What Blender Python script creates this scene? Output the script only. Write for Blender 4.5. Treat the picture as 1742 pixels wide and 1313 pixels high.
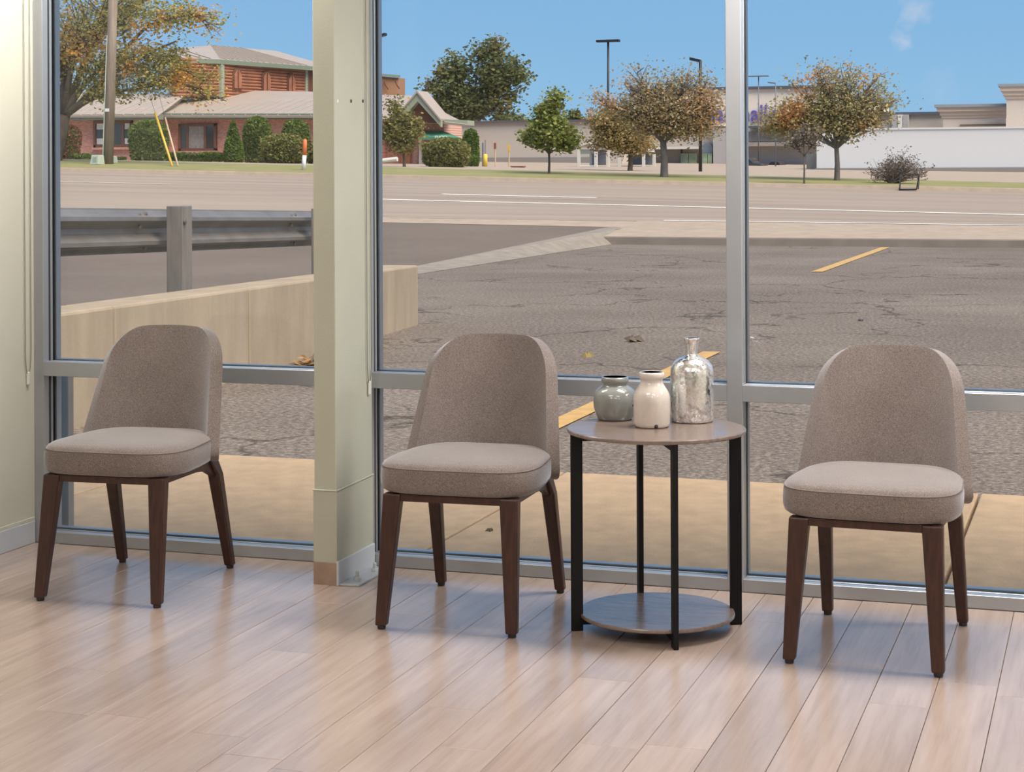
import bpy, math, random
from math import sin, cos, pi, radians as R
from mathutils import Vector, Matrix

for o in list(bpy.data.objects):
    bpy.data.objects.remove(o)
S = bpy.context.scene
COL = S.collection

# ------------------------------------------------------------------ camera
IMW, IMH = 1742.0, 1313.0
FPX, CX, CY, EYE = 3050.0, 871.0, 290.0, 1.35
YAW, ROLL = R(18.4), R(-0.25)
rt = Vector((cos(YAW), sin(YAW), 0)); fw = Vector((-sin(YAW), cos(YAW), 0)); up = Vector((0, 0, 1))
cd = bpy.data.cameras.new('camera')
cd.sensor_width = 36.0
cd.lens = FPX / IMW * 36.0
cd.shift_y = (CY - IMH / 2) / IMW
cd.clip_end = 1000
cam = bpy.data.objects.new('camera', cd)
COL.objects.link(cam)
cx_ = rt * cos(ROLL) + up * sin(ROLL)
cy_ = -rt * sin(ROLL) + up * cos(ROLL)
m4 = Matrix((cx_, cy_, -fw)).transposed().to_4x4()
m4.translation = (0, 0, EYE)
cam.matrix_world = m4
S.camera = cam

def ray(x, y):
    u, v = x - CX, y - CY
    a = u * cos(ROLL) + v * sin(ROLL); b = -u * sin(ROLL) + v * cos(ROLL)
    return rt * (a / FPX) + fw - up * (b / FPX)
def at(x, y, Y):                      # point of the view line through (x, y) on the vertical plane at distance Y
    d = ray(x, y)
    return Vector((0, 0, EYE)) + d * (Y / d.y)
def atx(x, y, X):
    d = ray(x, y)
    return Vector((0, 0, EYE)) + d * (X / d.x)
def atz(x, y, z):
    d = ray(x, y)
    return Vector((0, 0, EYE)) + d * ((z - EYE) / d.z)

# ------------------------------------------------------------------ world, sun, exposure
W = bpy.data.worlds.new('sky'); S.world = W; W.use_nodes = True
nt = W.node_tree; nt.nodes.clear()
def N(tree, t, **kw):
    n = tree.nodes.new(t)
    for k, v in kw.items():
        if k in n.inputs: n.inputs[k].default_value = v
        else: setattr(n, k, v)
    return n
def ramp(tree, fac, stops, interp='LINEAR'):
    r = tree.nodes.new('ShaderNodeValToRGB'); e = r.color_ramp.elements
    r.color_ramp.interpolation = interp
    while len(e) < len(stops): e.new(0.5)
    for el, (p, c) in zip(e, stops):
        el.position = p; el.color = (c[0], c[1], c[2], 1)
    if fac is not None: tree.links.new(fac, r.inputs[0])
    return r
tc = N(nt, 'ShaderNodeTexCoord'); sep = N(nt, 'ShaderNodeSeparateXYZ')
nt.links.new(tc.outputs['Generated'], sep.inputs[0])
gr = ramp(nt, sep.outputs['Z'], [(0.0, (.33, .58, .84)), (0.10, (.245, .49, .80)), (0.45, (.17, .37, .70)), (1.0, (.12, .28, .60))])
clf = None
for (px, py, rad) in ((1558, 18, .0105), (1532, 70, .0085), (1600, 150, .012)):
    dv = ray(px, py).normalized()
    vm = N(nt, 'ShaderNodeVectorMath', operation='DISTANCE'); vm.inputs[1].default_value = dv
    nz = N(nt, 'ShaderNodeTexNoise', Scale=110.0, Detail=4.0)
    nt.links.new(tc.outputs['Generated'], nz.inputs['Vector'])
    nm = N(nt, 'ShaderNodeVectorMath', operation='SCALE', Scale=0.02)
    nt.links.new(nz.outputs['Color'], nm.inputs[0])
    ad = N(nt, 'ShaderNodeVectorMath', operation='ADD'); nt.links.new(tc.outputs['Generated'], ad.inputs[0]); nt.links.new(nm.outputs[0], ad.inputs[1])
    su = N(nt, 'ShaderNodeVectorMath', operation='SUBTRACT'); nt.links.new(ad.outputs[0], su.inputs[0]); su.inputs[1].default_value = (.01, .01, .01)
    nt.links.new(su.outputs[0], vm.inputs[0])
    mr = N(nt, 'ShaderNodeMapRange'); mr.inputs['From Min'].default_value = rad; mr.inputs['From Max'].default_value = 0
    mr.inputs['To Max'].default_value = .42 if py < 100 else .1
    nt.links.new(vm.outputs['Value'], mr.inputs['Value'])
    if clf is None: clf = mr.outputs[0]
    else:
        mx = N(nt, 'ShaderNodeMath', operation='MAXIMUM'); nt.links.new(clf, mx.inputs[0]); nt.links.new(mr.outputs[0], mx.inputs[1]); clf = mx.outputs[0]
mix = N(nt, 'ShaderNodeMix', data_type='RGBA')
nt.links.new(clf, mix.inputs[0]); nt.links.new(gr.outputs[0], mix.inputs[6]); mix.inputs[7].default_value = (.80, .76, .84, 1)
bg = N(nt, 'ShaderNodeBackground', Strength=1.0)
nt.links.new(mix.outputs[2], bg.inputs['Color'])
wo = N(nt, 'ShaderNodeOutputWorld'); nt.links.new(bg.outputs[0], wo.inputs[0])

sl = bpy.data.lights.new('sun', 'SUN'); sl.energy = 7.0; sl.angle = R(55); sl.color = (1.0, .88, .75)
sun = bpy.data.objects.new('sun', sl); COL.objects.link(sun)
sun.rotation_euler = Vector((.50, -.27, .84)).to_track_quat('Z', 'Y').to_euler()
sun.location = (20, -10, 30)

S.view_settings.view_transform = 'Standard'
S.view_settings.look = 'None'
S.view_settings.gamma = 1.0
S.view_settings.use_curve_mapping = False
S.view_settings.exposure = 0.0

# ------------------------------------------------------------------ helpers: materials
MATS = {}
def newmat(name):
    m = bpy.data.materials.new(name); m.use_nodes = True
    MATS[name] = m
    return m, m.node_tree, m.node_tree.nodes['Principled BSDF']
def mat(name, col, rough=.6, metal=0.0, spec=.5, var=0.0, vscale=8.0, bump=0.0, bscale=60.0, col2=None, stretch=(1, 1, 1), sheen=0, detail=6.0, coat=0.0, contrast=(.35, .65)):
    m, t, b = newmat(name)
    b.inputs['Roughness'].default_value = rough; b.inputs['Metallic'].default_value = metal
    b.inputs['Specular IOR Level'].default_value = spec
    b.inputs['Coat Weight'].default_value = coat
    if sheen:
        b.inputs['Sheen Weight'].default_value = sheen; b.inputs['Sheen Roughness'].default_value = .45
    c = (*col, 1)
    if var or col2:
        c2 = col2 if col2 else tuple(x * (1 - var) for x in col)
        tcn = N(t, 'ShaderNodeTexCoord'); mp = N(t, 'ShaderNodeMapping'); mp.inputs['Scale'].default_value = stretch
        t.links.new(tcn.outputs['Object'], mp.inputs[0])
        n = N(t, 'ShaderNodeTexNoise', Scale=vscale, Detail=detail, Roughness=.62); t.links.new(mp.outputs[0], n.inputs['Vector'])
        r = ramp(t, n.outputs['Fac'], [(contrast[0], c2), (contrast[1], col)])
        t.links.new(r.outputs[0], b.inputs['Base Color'])
    else:
        b.inputs['Base Color'].default_value = c
    if bump:
        tcn = N(t, 'ShaderNodeTexCoord'); n = N(t, 'ShaderNodeTexNoise', Scale=bscale, Detail=4.0)
        t.links.new(tcn.outputs['Object'], n.inputs['Vector'])
        bp = N(t, 'ShaderNodeBump', Strength=bump, Distance=.01); t.links.new(n.outputs['Fac'], bp.inputs['Height']); t.links.new(bp.outputs[0], b.inputs['Normal'])
    return m

def leafmat(name, cols, trans=.35, patch=None, pscale=.6, plo=.5, phi=.62):
    # colour per leaf (random per island), optional patches of autumn colour
    m, t, b = newmat(name)
    g = N(t, 'ShaderNodeNewGeometry')
    n = len(cols)
    r = ramp(t, g.outputs['Random Per Island'], [(i / n, c) for i, c in enumerate(cols)], 'CONSTANT')
    out = r.outputs[0]
    if patch:
        tcn = N(t, 'ShaderNodeTexCoord'); nz = N(t, 'ShaderNodeTexNoise', Scale=pscale, Detail=3.0)
        t.links.new(tcn.outputs['Object'], nz.inputs['Vector'])
        pr = ramp(t, g.outputs['Random Per Island'], [(i / len(patch), c) for i, c in enumerate(patch)], 'CONSTANT')
        mr = N(t, 'ShaderNodeMapRange'); mr.inputs['From Min'].default_value = plo; mr.inputs['From Max'].default_value = phi
        t.links.new(nz.outputs['Fac'], mr.inputs['Value'])
        mx = N(t, 'ShaderNodeMix', data_type='RGBA'); t.links.new(mr.outputs[0], mx.inputs[0]); t.links.new(out, mx.inputs[6]); t.links.new(pr.outputs[0], mx.inputs[7])
        out = mx.outputs[2]
    t.links.new(out, b.inputs['Base Color'])
    b.inputs['Roughness'].default_value = .7; b.inputs['Specular IOR Level'].default_value = .15
    tr = N(t, 'ShaderNodeBsdfTranslucent'); t.links.new(out, tr.inputs['Color'])
    ms = N(t, 'ShaderNodeMixShader', Fac=trans); t.links.new(b.outputs[0], ms.inputs[1]); t.links.new(tr.outputs[0], ms.inputs[2])
    t.links.new(ms.outputs[0], t.nodes['Material Output'].inputs['Surface'])
    return m

# ------------------------------------------------------------------ helpers: mesh builder
class MB:
    def __init__(s): s.v = []; s.f = []
    def add(s, vs, fs):
        o = len(s.v); s.v += [tuple(v) for v in vs]; s.f += [tuple(i + o for i in f) for f in fs]; return s
    def box(s, a, b):
        x0, y0, z0 = a; x1, y1, z1 = b
        x0, x1 = min(x0, x1), max(x0, x1); y0, y1 = min(y0, y1), max(y0, y1); z0, z1 = min(z0, z1), max(z0, z1)
        return s.add([(x0,y0,z0),(x1,y0,z0),(x1,y1,z0),(x0,y1,z0),(x0,y0,z1),(x1,y0,z1),(x1,y1,z1),(x0,y1,z1)],
                     [(0,3,2,1),(4,5,6,7),(0,1,5,4),(1,2,6,5),(2,3,7,6),(3,0,4,7)])
    def loft(s, rings, cap=True, closed=True):
        n = len(rings[0]); vs = [p for r in rings for p in r]; fs = []
        for i in range(len(rings) - 1):
            for j in range(n if closed else n - 1):
                a = i * n + j; b = i * n + (j + 1) % n
                fs.append((a, b, b + n, a + n))
        if cap:
            fs.append(tuple(range(n - 1, -1, -1))); fs.append(tuple(range((len(rings) - 1) * n, len(rings) * n)))
        return s.add(vs, fs)
    def tube(s, pts, rad, n=6, square=False):
        pts = [Vector(p) for p in pts]
        if not hasattr(rad, '__len__'): rad = [rad] * len(pts)
        rings = []; ref = None
        for i, p in enumerate(pts):
            d = (pts[min(i + 1, len(pts) - 1)] - pts[max(i - 1, 0)]).normalized()
            if ref is None:
                ref = Vector((1, 0, 0)) if abs(d.x) < .9 else Vector((0, 1, 0))
            a = (ref - d * ref.dot(d)).normalized(); ref = a; b = d.cross(a)
            rings.append([p + a * (rad[i] * cos(2 * pi * k / n)) + b * (rad[i] * sin(2 * pi * k / n)) for k in range(n)])
        return s.loft(rings)
    def lathe(s, prof, n=32, c=(0, 0, 0), cap=True):
        return s.loft([[(c[0] + r * cos(2*pi*k/n), c[1] + r * sin(2*pi*k/n), c[2] + z) for k in range(n)] for r, z in prof], cap)
    def prism(s, poly, d):
        d = Vector(d); n = len(poly)
        vs = [Vector(p) for p in poly] + [Vector(p) + d for p in poly]
        fs = [tuple(range(n)), tuple(range(2 * n - 1, n - 1, -1))] + [(i, i + n, (i + 1) % n + n, (i + 1) % n) for i in range(n)]
        return s.add(vs, fs)
    def grid(s, fn, us, vs_):
        nv = len(vs_)
        return s.add([fn(u, v) for u in us for v in vs_],
                     [(i*nv+j, (i+1)*nv+j, (i+1)*nv+j+1, i*nv+j+1) for i in range(len(us)-1) for j in range(nv-1)])
    def build(s, name, m, parent=None, org=None, smooth=False, bevel=0.0, segs=2, subsurf=0, fix=True):
        if org is None:
            org = Vector((0, 0, 0))
            p = parent
            while p is not None: org = org + p.location; p = p.parent
        loc = Vector(org) if parent is None else Vector((0, 0, 0))
        me = bpy.data.meshes.new(name)
        me.from_pydata([(x - org[0], y - org[1], z - org[2]) for x, y, z in s.v], [], s.f)
        me.validate(); me.update()
        if fix:
            import bmesh
            bm = bmesh.new(); bm.from_mesh(me); bmesh.ops.recalc_face_normals(bm, faces=bm.faces); bm.to_mesh(me); bm.free()
        me.materials.append(MATS[m] if isinstance(m, str) else m)
        if smooth: me.polygons.foreach_set('use_smooth', [True] * len(me.polygons))
        o = bpy.data.objects.new(name, me); COL.objects.link(o)
        if parent: o.parent = parent
        else: o.location = loc
        if bevel:
            b = o.modifiers.new('bevel', 'BEVEL'); b.width = bevel; b.segments = segs; b.limit_method = 'ANGLE'; b.angle_limit = R(40)
        if subsurf:
            q = o.modifiers.new('subd', 'SUBSURF'); q.levels = subsurf; q.render_levels = subsurf
        return o
def lin(a, b, n): return [a + (b - a) * i / (n - 1) for i in range(n)]
def tag(o, label=None, cat=None, group=None, kind=None):
    if label: o['label'] = label
    if cat: o['category'] = cat
    if group: o['group'] = group
    if kind: o['kind'] = kind
    return o
def thing(name, loc, label=None, cat=None, group=None, kind=None):
    o = bpy.data.objects.new(name, None); COL.objects.link(o); o.location = loc; o.empty_display_size = .2
    return tag(o, label, cat, group, kind)
def copy_tree(o, parent=None):
    c = o.copy(); COL.objects.link(c); c.parent = parent
    for ch in [k for k in bpy.data.objects if k.parent == o]: copy_tree(ch, c)
    return c
def struct(o, label=None): return tag(o, label, None, None, 'structure')

# ------------------------------------------------------------------ materials
mat('wall_paint', (.62, .60, .50), .75, var=.04, vscale=2.0, bump=.06, bscale=180)
mat('column_paint', (.50, .50, .405), .7, var=.06, vscale=3.0, bump=.08, bscale=160)
mat('raw_base', (.42, .29, .22), .8, var=.25, vscale=14)
mat('vinyl_base', (.56, .59, .63), .45, var=.06, vscale=4)
mat('ceiling_white', (.80, .79, .76), .85, var=.03, vscale=20)
mat('steel_plate', (.55, .57, .60), .45, metal=.3, var=.15, vscale=12)
mat('aluminium', (.40, .41, .43), .34, metal=.40, var=.05, vscale=5)
mat('rubber', (.035, .037, .04), .6)
mat('subfloor', (.10, .075, .06), .8)
mat('leg_wood', (.060, .021, .013), .38, col2=(.030, .011, .008), vscale=14, stretch=(6, 6, .7), spec=.5)
mat('glide', (.02, .018, .018), .5)
mat('black_steel', (.006, .006, .007), .55, spec=.22)
mat('chain', (.22, .21, .17), .5)
mat('clear_plastic', (.70, .70, .64), .25)
mat('dark_hole', (.03, .03, .03), .7)
mat('screw_glint', (.85, .85, .8), .3)  # highlight on the screw head painted in as a pale colour
# floor planks
def plank_mat(name, objrand=True):
    m, t, b = newmat(name)
    tcn = N(t, 'ShaderNodeTexCoord'); oi = N(t, 'ShaderNodeObjectInfo')
    mul = N(t, 'ShaderNodeVectorMath', operation='SCALE', Scale=37.0)
    cmb = N(t, 'ShaderNodeCombineXYZ')
    for k in range(3): t.links.new(oi.outputs['Random'], cmb.inputs[k])
    t.links.new(cmb.outputs[0], mul.inputs[0])
    ad = N(t, 'ShaderNodeVectorMath', operation='ADD'); t.links.new(tcn.outputs['Object'], ad.inputs[0]); t.links.new(mul.outputs[0], ad.inputs[1])
    mp = N(t, 'ShaderNodeMapping'); mp.inputs['Scale'].default_value = (26, 1.6, 26); t.links.new(ad.outputs[0], mp.inputs[0])
    n1 = N(t, 'ShaderNodeTexNoise', Scale=1.6, Detail=8.0, Roughness=.6, Distortion=.25); t.links.new(mp.outputs[0], n1.inputs['Vector'])
    mp2 = N(t, 'ShaderNodeMapping'); mp2.inputs['Scale'].default_value = (7, 1.3, 7); t.links.new(ad.outputs[0], mp2.inputs[0])
    n2 = N(t, 'ShaderNodeTexNoise', Scale=1.0, Detail=3.0); t.links.new(mp2.outputs[0], n2.inputs['Vector'])
    r1 = ramp(t, n1.outputs['Fac'], [(.25, (.36, .268, .222)), (.5, (.43, .33, .277)), (.75, (.475, .372, .318))])
    r2 = ramp(t, n2.outputs['Fac'], [(.3, (.88, .87, .86)), (.7, (1.05, 1.05, 1.05))])
    mm = N(t, 'ShaderNodeMix', data_type='RGBA', blend_type='MULTIPLY'); mm.inputs[0].default_value = 1.0
    t.links.new(r1.outputs[0], mm.inputs[6]); t.links.new(r2.outputs[0], mm.inputs[7])
    r3 = ramp(t, oi.outputs['Random'], [(0, (.94, .94, .94)), (1, (1.05, 1.05, 1.05))])
    m2 = N(t, 'ShaderNodeMix', data_type='RGBA', blend_type='MULTIPLY'); m2.inputs[0].default_value = 1.0
    t.links.new(mm.outputs[2], m2.inputs[6]); t.links.new(r3.outputs[0], m2.inputs[7])
    t.links.new(m2.outputs[2], b.inputs['Base Color'])
    rr = ramp(t, n2.outputs['Fac'], [(.3, (.20, .20, .20)), (.7, (.27, .27, .27))]); t.links.new(rr.outputs[0], b.inputs['Roughness'])
    b.inputs['Specular IOR Level'].default_value = 1.0
    bp = N(t, 'ShaderNodeBump', Strength=.05, Distance=.002); t.links.new(n1.outputs['Fac'], bp.inputs['Height']); t.links.new(bp.outputs[0], b.inputs['Normal'])
    return m
plank_mat('plank')
# upholstery
def fabric(name, c1, c2, c3):
    m, t, b = newmat(name)
    tcn = N(t, 'ShaderNodeTexCoord')
    n = N(t, 'ShaderNodeTexNoise', Scale=430.0, Detail=3.0, Roughness=.7); t.links.new(tcn.outputs['Object'], n.inputs['Vector'])
    n2 = N(t, 'ShaderNodeTexNoise', Scale=9.0, Detail=3.0); t.links.new(tcn.outputs['Object'], n2.inputs['Vector'])
    r = ramp(t, n.outputs['Fac'], [(.34, c1), (.5, c2), (.66, c3)])
    r2 = ramp(t, n2.outputs['Fac'], [(.3, (.93, .92, .92)), (.7, (1.05, 1.05, 1.05))])
    mm = N(t, 'ShaderNodeMix', data_type='RGBA', blend_type='MULTIPLY'); mm.inputs[0].default_value = 1
    t.links.new(r.outputs[0], mm.inputs[6]); t.links.new(r2.outputs[0], mm.inputs[7]); t.links.new(mm.outputs[2], b.inputs['Base Color'])
    b.inputs['Roughness'].default_value = .85; b.inputs['Specular IOR Level'].default_value = .25
    b.inputs['Sheen Weight'].default_value = .6; b.inputs['Sheen Roughness'].default_value = .4; b.inputs['Sheen Tint'].default_value = (.9, .93, 1, 1)
    bp = N(t, 'ShaderNodeBump', Strength=.25, Distance=.0015); t.links.new(n.outputs['Fac'], bp.inputs['Height']); t.links.new(bp.outputs[0], b.inputs['Normal'])
fabric('fabric', (.105, .080, .070), (.185, .149, .132), (.285, .243, .222))
mat('piping', (.20, .155, .13), .85)
mat('table_wood', (.225, .165, .140), .22, col2=(.155, .112, .096), vscale=3.0, stretch=(3, 30, 3), spec=1.0)
mat('table_edge', (.19, .125, .10), .45, col2=(.12, .08, .065), vscale=6)
# glass pane: clear float glass
m, t, b = newmat('pane')
tr = N(t, 'ShaderNodeBsdfTransparent'); tr.inputs[0].default_value = (.97, .985, .98, 1)
gl = N(t, 'ShaderNodeBsdfGlossy', Roughness=.0)
fr = N(t, 'ShaderNodeFresnel', IOR=1.35)
ms = N(t, 'ShaderNodeMixShader'); t.links.new(fr.outputs[0], ms.inputs[0]); t.links.new(tr.outputs[0], ms.inputs[1]); t.links.new(gl.outputs[0], ms.inputs[2])
t.links.new(ms.outputs[0], t.nodes['Material Output'].inputs['Surface'])
# ceramics
mat('grey_glaze', (.26, .265, .245), .13, var=.22, vscale=22, coat=.6)
mat('grey_inside', (.075, .05, .047), .5)
mat('white_glaze', (.66, .58, .52), .14, var=.08, vscale=60, coat=.6)
mat('chip_brown', (.05, .03, .025), .7)
def mercury():
    m, t, b = newmat('mercury_glass')
    tcn = N(t, 'ShaderNodeTexCoord')
    n = N(t, 'ShaderNodeTexNoise', Scale=75.0, Detail=6.0, Roughness=.75); t.links.new(tcn.outputs['Object'], n.inputs['Vector'])
    n2 = N(t, 'ShaderNodeTexNoise', Scale=14.0, Detail=3.0); t.links.new(tcn.outputs['Object'], n2.inputs['Vector'])
    ma = N(t, 'ShaderNodeMath', operation='MULTIPLY_ADD'); ma.inputs[1].default_value = .55
    t.links.new(n2.outputs['Fac'], ma.inputs[0]); t.links.new(n.outputs['Fac'], ma.inputs[2])
    r = ramp(t, ma.outputs[0], [(.60, (.88, .90, .90)), (.80, (.80, .80, .79)), (.90, (.34, .28, .26))])
    t.links.new(r.outputs[0], b.inputs['Base Color'])
    r2 = ramp(t, ma.outputs[0], [(.68, (1, 1, 1)), (.92, (.15, .15, .15))]); t.links.new(r2.outputs[0], b.inputs['Metallic'])
    r3 = ramp(t, n.outputs['Fac'], [(.35, (.07, .07, .07)), (.72, (.32, .32, .32))]); t.links.new(r3.outputs[0], b.inputs['Roughness'])
    b.inputs['Coat Weight'].default_value = .8; b.inputs['Coat Roughness'].default_value = .03
mercury()
# outdoors
def asphalt(name, c1, c2, c3, scale=1.0, crack=True, speck=95.0):
    m, t, b = newmat(name)
    tcn = N(t, 'ShaderNodeTexCoord')
    n = N(t, 'ShaderNodeTexNoise', Scale=.35 * scale, Detail=5.0, Roughness=.6); t.links.new(tcn.outputs['Object'], n.inputs['Vector'])
    f = N(t, 'ShaderNodeTexNoise', Scale=speck, Detail=2.0, Roughness=.8); t.links.new(tcn.outputs['Object'], f.inputs['Vector'])
    r = ramp(t, n.outputs['Fac'], [(.3, c1), (.5, c2), (.7, c3)])
    r2 = ramp(t, f.outputs['Fac'], [(.28, (.38, .38, .38)), (.5, (.95, .95, .95)), (.72, (1.9, 1.85, 1.75))])
    mm = N(t, 'ShaderNodeMix', data_type='RGBA', blend_type='MULTIPLY'); mm.inputs[0].default_value = 1
    t.links.new(r.outputs[0], mm.inputs[6]); t.links.new(r2.outputs[0], mm.inputs[7])
    out = mm.outputs[2]
    if crack:
        ds = N(t, 'ShaderNodeTexNoise', Scale=1.3, Detail=5.0); t.links.new(tcn.outputs['Object'], ds.inputs['Vector'])
        sc = N(t, 'ShaderNodeVectorMath', operation='SCALE', Scale=1.5); t.links.new(ds.outputs['Color'], sc.inputs[0])
        ad = N(t, 'ShaderNodeVectorMath', operation='ADD'); t.links.new(tcn.outputs['Object'], ad.inputs[0]); t.links.new(sc.outputs[0], ad.inputs[1])
        vo = N(t, 'ShaderNodeTexVoronoi', feature='DISTANCE_TO_EDGE', Scale=.42); t.links.new(ad.outputs[0], vo.inputs['Vector'])
        msk = N(t, 'ShaderNodeTexNoise', Scale=.5, Detail=2.0); t.links.new(tcn.outputs['Object'], msk.inputs['Vector'])
        cr = ramp(t, vo.outputs['Distance'], [(.0, (.38, .36, .34)), (.016, (1, 1, 1))])
        mk = ramp(t, msk.outputs['Fac'], [(.38, (0, 0, 0)), (.50, (1, 1, 1))])
        m2 = N(t, 'ShaderNodeMix', data_type='RGBA', blend_type='MULTIPLY'); t.links.new(mk.outputs[0], m2.inputs[0])
        t.links.new(out, m2.inputs[6]); t.links.new(cr.outputs[0], m2.inputs[7]); out = m2.outputs[2]
    t.links.new(out, b.inputs['Base Color'])
    b.inputs['Roughness'].default_value = .9; b.inputs['Specular IOR Level'].default_value = .2
    bp = N(t, 'ShaderNodeBump', Strength=.5, Distance=.01); t.links.new(f.outputs['Fac'], bp.inputs['Height']); t.links.new(bp.outputs[0], b.inputs['Normal'])
asphalt('lot_asphalt', (.135, .108, .089), (.162, .131, .108), (.195, .161, .134), speck=30)
asphalt('drive_asphalt', (.135, .105, .087), (.150, .118, .098), (.165, .131, .11), crack=False)
def roadmat():
    m, t, b = newmat('road_asphalt')
    tcn = N(t, 'ShaderNodeTexCoord'); mp = N(t, 'ShaderNodeMapping'); mp.inputs['Scale'].default_value = (.05, 1.0, 1); t.links.new(tcn.outputs['Object'], mp.inputs[0])
    n = N(t, 'ShaderNodeTexNoise', Scale=1.1, Detail=6.0, Roughness=.6); t.links.new(mp.outputs[0], n.inputs['Vector'])
    r = ramp(t, n.outputs['Fac'], [(.3, (.235, .183, .148)), (.5, (.285, .226, .182)), (.7, (.325, .26, .212))])
    t.links.new(r.outputs[0], b.inputs['Base Color']); b.inputs['Roughness'].default_value = .9; b.inputs['Specular IOR Level'].default_value = .2
roadmat()
mat('walk_concrete', (.46, .315, .185), .9, col2=(.37, .255, .15), vscale=7, bump=.25, bscale=90)
mat('dark_curb', (.17, .135, .11), .9, var=.2, vscale=2)  # curb face in a darker tone than the verge concrete
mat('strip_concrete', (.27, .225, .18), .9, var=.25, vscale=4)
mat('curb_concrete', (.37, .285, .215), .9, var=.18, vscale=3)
mat('wall_concrete', (.37, .29, .205), .9, col2=(.29, .225, .155), vscale=1.6, stretch=(2.5, 2.5, .5), bump=.2, bscale=30)
mat('white_paint_line', (.82, .76, .68), .7, var=.15, vscale=2)
mat('yellow_paint', (.55, .33, .10), .7, col2=(.42, .25, .09), vscale=9)
mat('grass', (.19, .19, .06), .95, col2=(.245, .21, .085), vscale=.8, bump=.6, bscale=14)
mat('galvanised', (.27, .245, .225), .5, metal=.55, col2=(.20, .175, .16), vscale=2.2)
mat('bolt_steel', (.16, .13, .11), .5, metal=.4)
mat('post_timber', (.20, .175, .155), .75, col2=(.13, .11, .10), vscale=5, stretch=(3, 3, .6))
mat('grey_post', (.27, .25, .23), .7, var=.1)
mat('pole_wood', (.26, .20, .155), .85, col2=(.17, .125, .095), vscale=2.0, stretch=(5, 5, .35))
mat('box_green', (.40, .45, .36), .6)
mat('box_slot', (.20, .22, .17), .6)
mat('guy_yellow', (.72, .42, .05), .5)
mat('guy_tan', (.52, .38, .25), .6)
mat('marker_orange', (.80, .17, .05), .5)
mat('marker_white', (.80, .78, .75), .5)
m, t, b = newmat('brick')
tcn = N(t, 'ShaderNodeTexCoord'); mp = N(t, 'ShaderNodeMapping'); mp.inputs['Rotation'].default_value = (R(90), 0, 0); t.links.new(tcn.outputs['Object'], mp.inputs[0])
bk = N(t, 'ShaderNodeTexBrick', Scale=4.0); bk.inputs['Color1'].default_value = (.48, .155, .115, 1); bk.inputs['Color2'].default_value = (.64, .29, .22, 1); bk.inputs['Mortar'].default_value = (.58, .42, .34, 1)
bk.inputs['Mortar Size'].default_value = .02; t.links.new(mp.outputs[0], bk.inputs['Vector']); t.links.new(bk.outputs['Color'], b.inputs['Base Color']); b.inputs['Roughness'].default_value = .9
mat('log_siding', (.36, .135, .068), .8, col2=(.25, .09, .05), vscale=2.0)
mat('shutter_brown', (.15, .055, .032), .8, var=.2)
mat('tan_siding', (.33, .165, .09), .85, var=.12, vscale=1.5)
mat('metal_roof', (.37, .30, .25), .5, var=.07, vscale=.8)
mat('roof_rib', (.40, .33, .275), .5)
mat('green_trim', (.16, .20, .14), .6)
mat('sage_trim', (.30, .33, .24), .6)
mat('green_awning', (.055, .22, .135), .7)
mat('lettering_white', (.85, .84, .80), .5)
mat('wood_frame', (.16, .055, .035), .6)
mat('dark_glass', (.05, .048, .045), .12, spec=.6)
mat('curtain', (.36, .32, .29), .8, var=.35, vscale=6)
mat('poster_white', (.72, .70, .66), .7, var=.25, vscale=9)
mat('orange_door', (.45, .16, .07), .6)
mat('store_grey', (.50, .44, .385), .85, var=.04)
mat('store_band', (.25, .235, .22), .85)
mat('cap_dark', (.085, .095, .115), .6)
mat('store_beige', (.80, .69, .58), .85, var=.03)
mat('store_stone', (.38, .32, .275), .85, col2=(.24, .20, .18), vscale=2.5)
mat('store_block', (.41, .385, .375), .85, var=.05)
mat('letter_blue', (.10, .085, .42), .5)
mat('white_wall', (.70, .68, .67), .85, var=.02)
mat('cream_wall', (.78, .655, .55), .85, var=.03)
mat('cornice', (.70, .565, .455), .8)
mat('cornice_cap', (.30, .32, .35), .7)
mat('brown_band', (.22, .16, .10), .7)
mat('reflection_glass', (.10, .15, .09), .15, col2=(.30, .38, .26), vscale=1.2)  # green reflections painted into the entrance glass colour
mat('arch_blue', (.16, .19, .23), .3)
mat('white_frame', (.62, .59, .53), .6)
mat('clear_panel', (.24, .25, .23), .4)
mat('lamp_black', (.012, .012, .014), .5)
mat('lamp_grey', (.14, .15, .18), .5)
mat('car_dark', (.035, .033, .033), .3, coat=.5)
mat('car_glass', (.02, .022, .025), .1)
mat('tyre', (.015, .015, .015), .8)
mat('sign_yellow', (.70, .44, .08), .6)
mat('bollard_yellow', (.75, .52, .05), .6)
mat('terracotta', (.25, .085, .05), .8)
mat('bark', (.13, .095, .07), .9, var=.35, vscale=4)
mat('bark_grey', (.17, .14, .125), .9, var=.3, vscale=4)
mat('twig_purple', (.19, .14, .125), .9)
leafmat('leaf_locust', [(.34, .31, .08), (.25, .25, .07), (.42, .34, .09), (.19, .20, .06), (.48, .38, .11)], patch=[(.68, .34, .07), (.56, .28, .06), (.72, .40, .10)], pscale=.55, plo=.52, phi=.60)
leafmat('leaf_dark', [(.12, .15, .065), (.17, .19, .075), (.22, .22, .09), (.10, .125, .06)], patch=[(.27, .22, .09), (.22, .19, .08)], pscale=.25)
leafmat('leaf_green', [(.22, .26, .06), (.29, .32, .08), (.17, .20, .05), (.34, .33, .11)], patch=[(.16, .11, .06), (.2, .13, .06)], pscale=.7, plo=.55, phi=.65)
leafmat('leaf_olive', [(.25, .22, .07), (.19, .18, .06), (.31, .26, .10), (.16, .15, .05)])
leafmat('leaf_brown', [(.36, .26, .11), (.29, .22, .09), (.43, .30, .12), (.25, .21, .09), (.40, .34, .15)], patch=[(.48, .28, .12), (.42, .25, .10)], pscale=.5)
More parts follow.
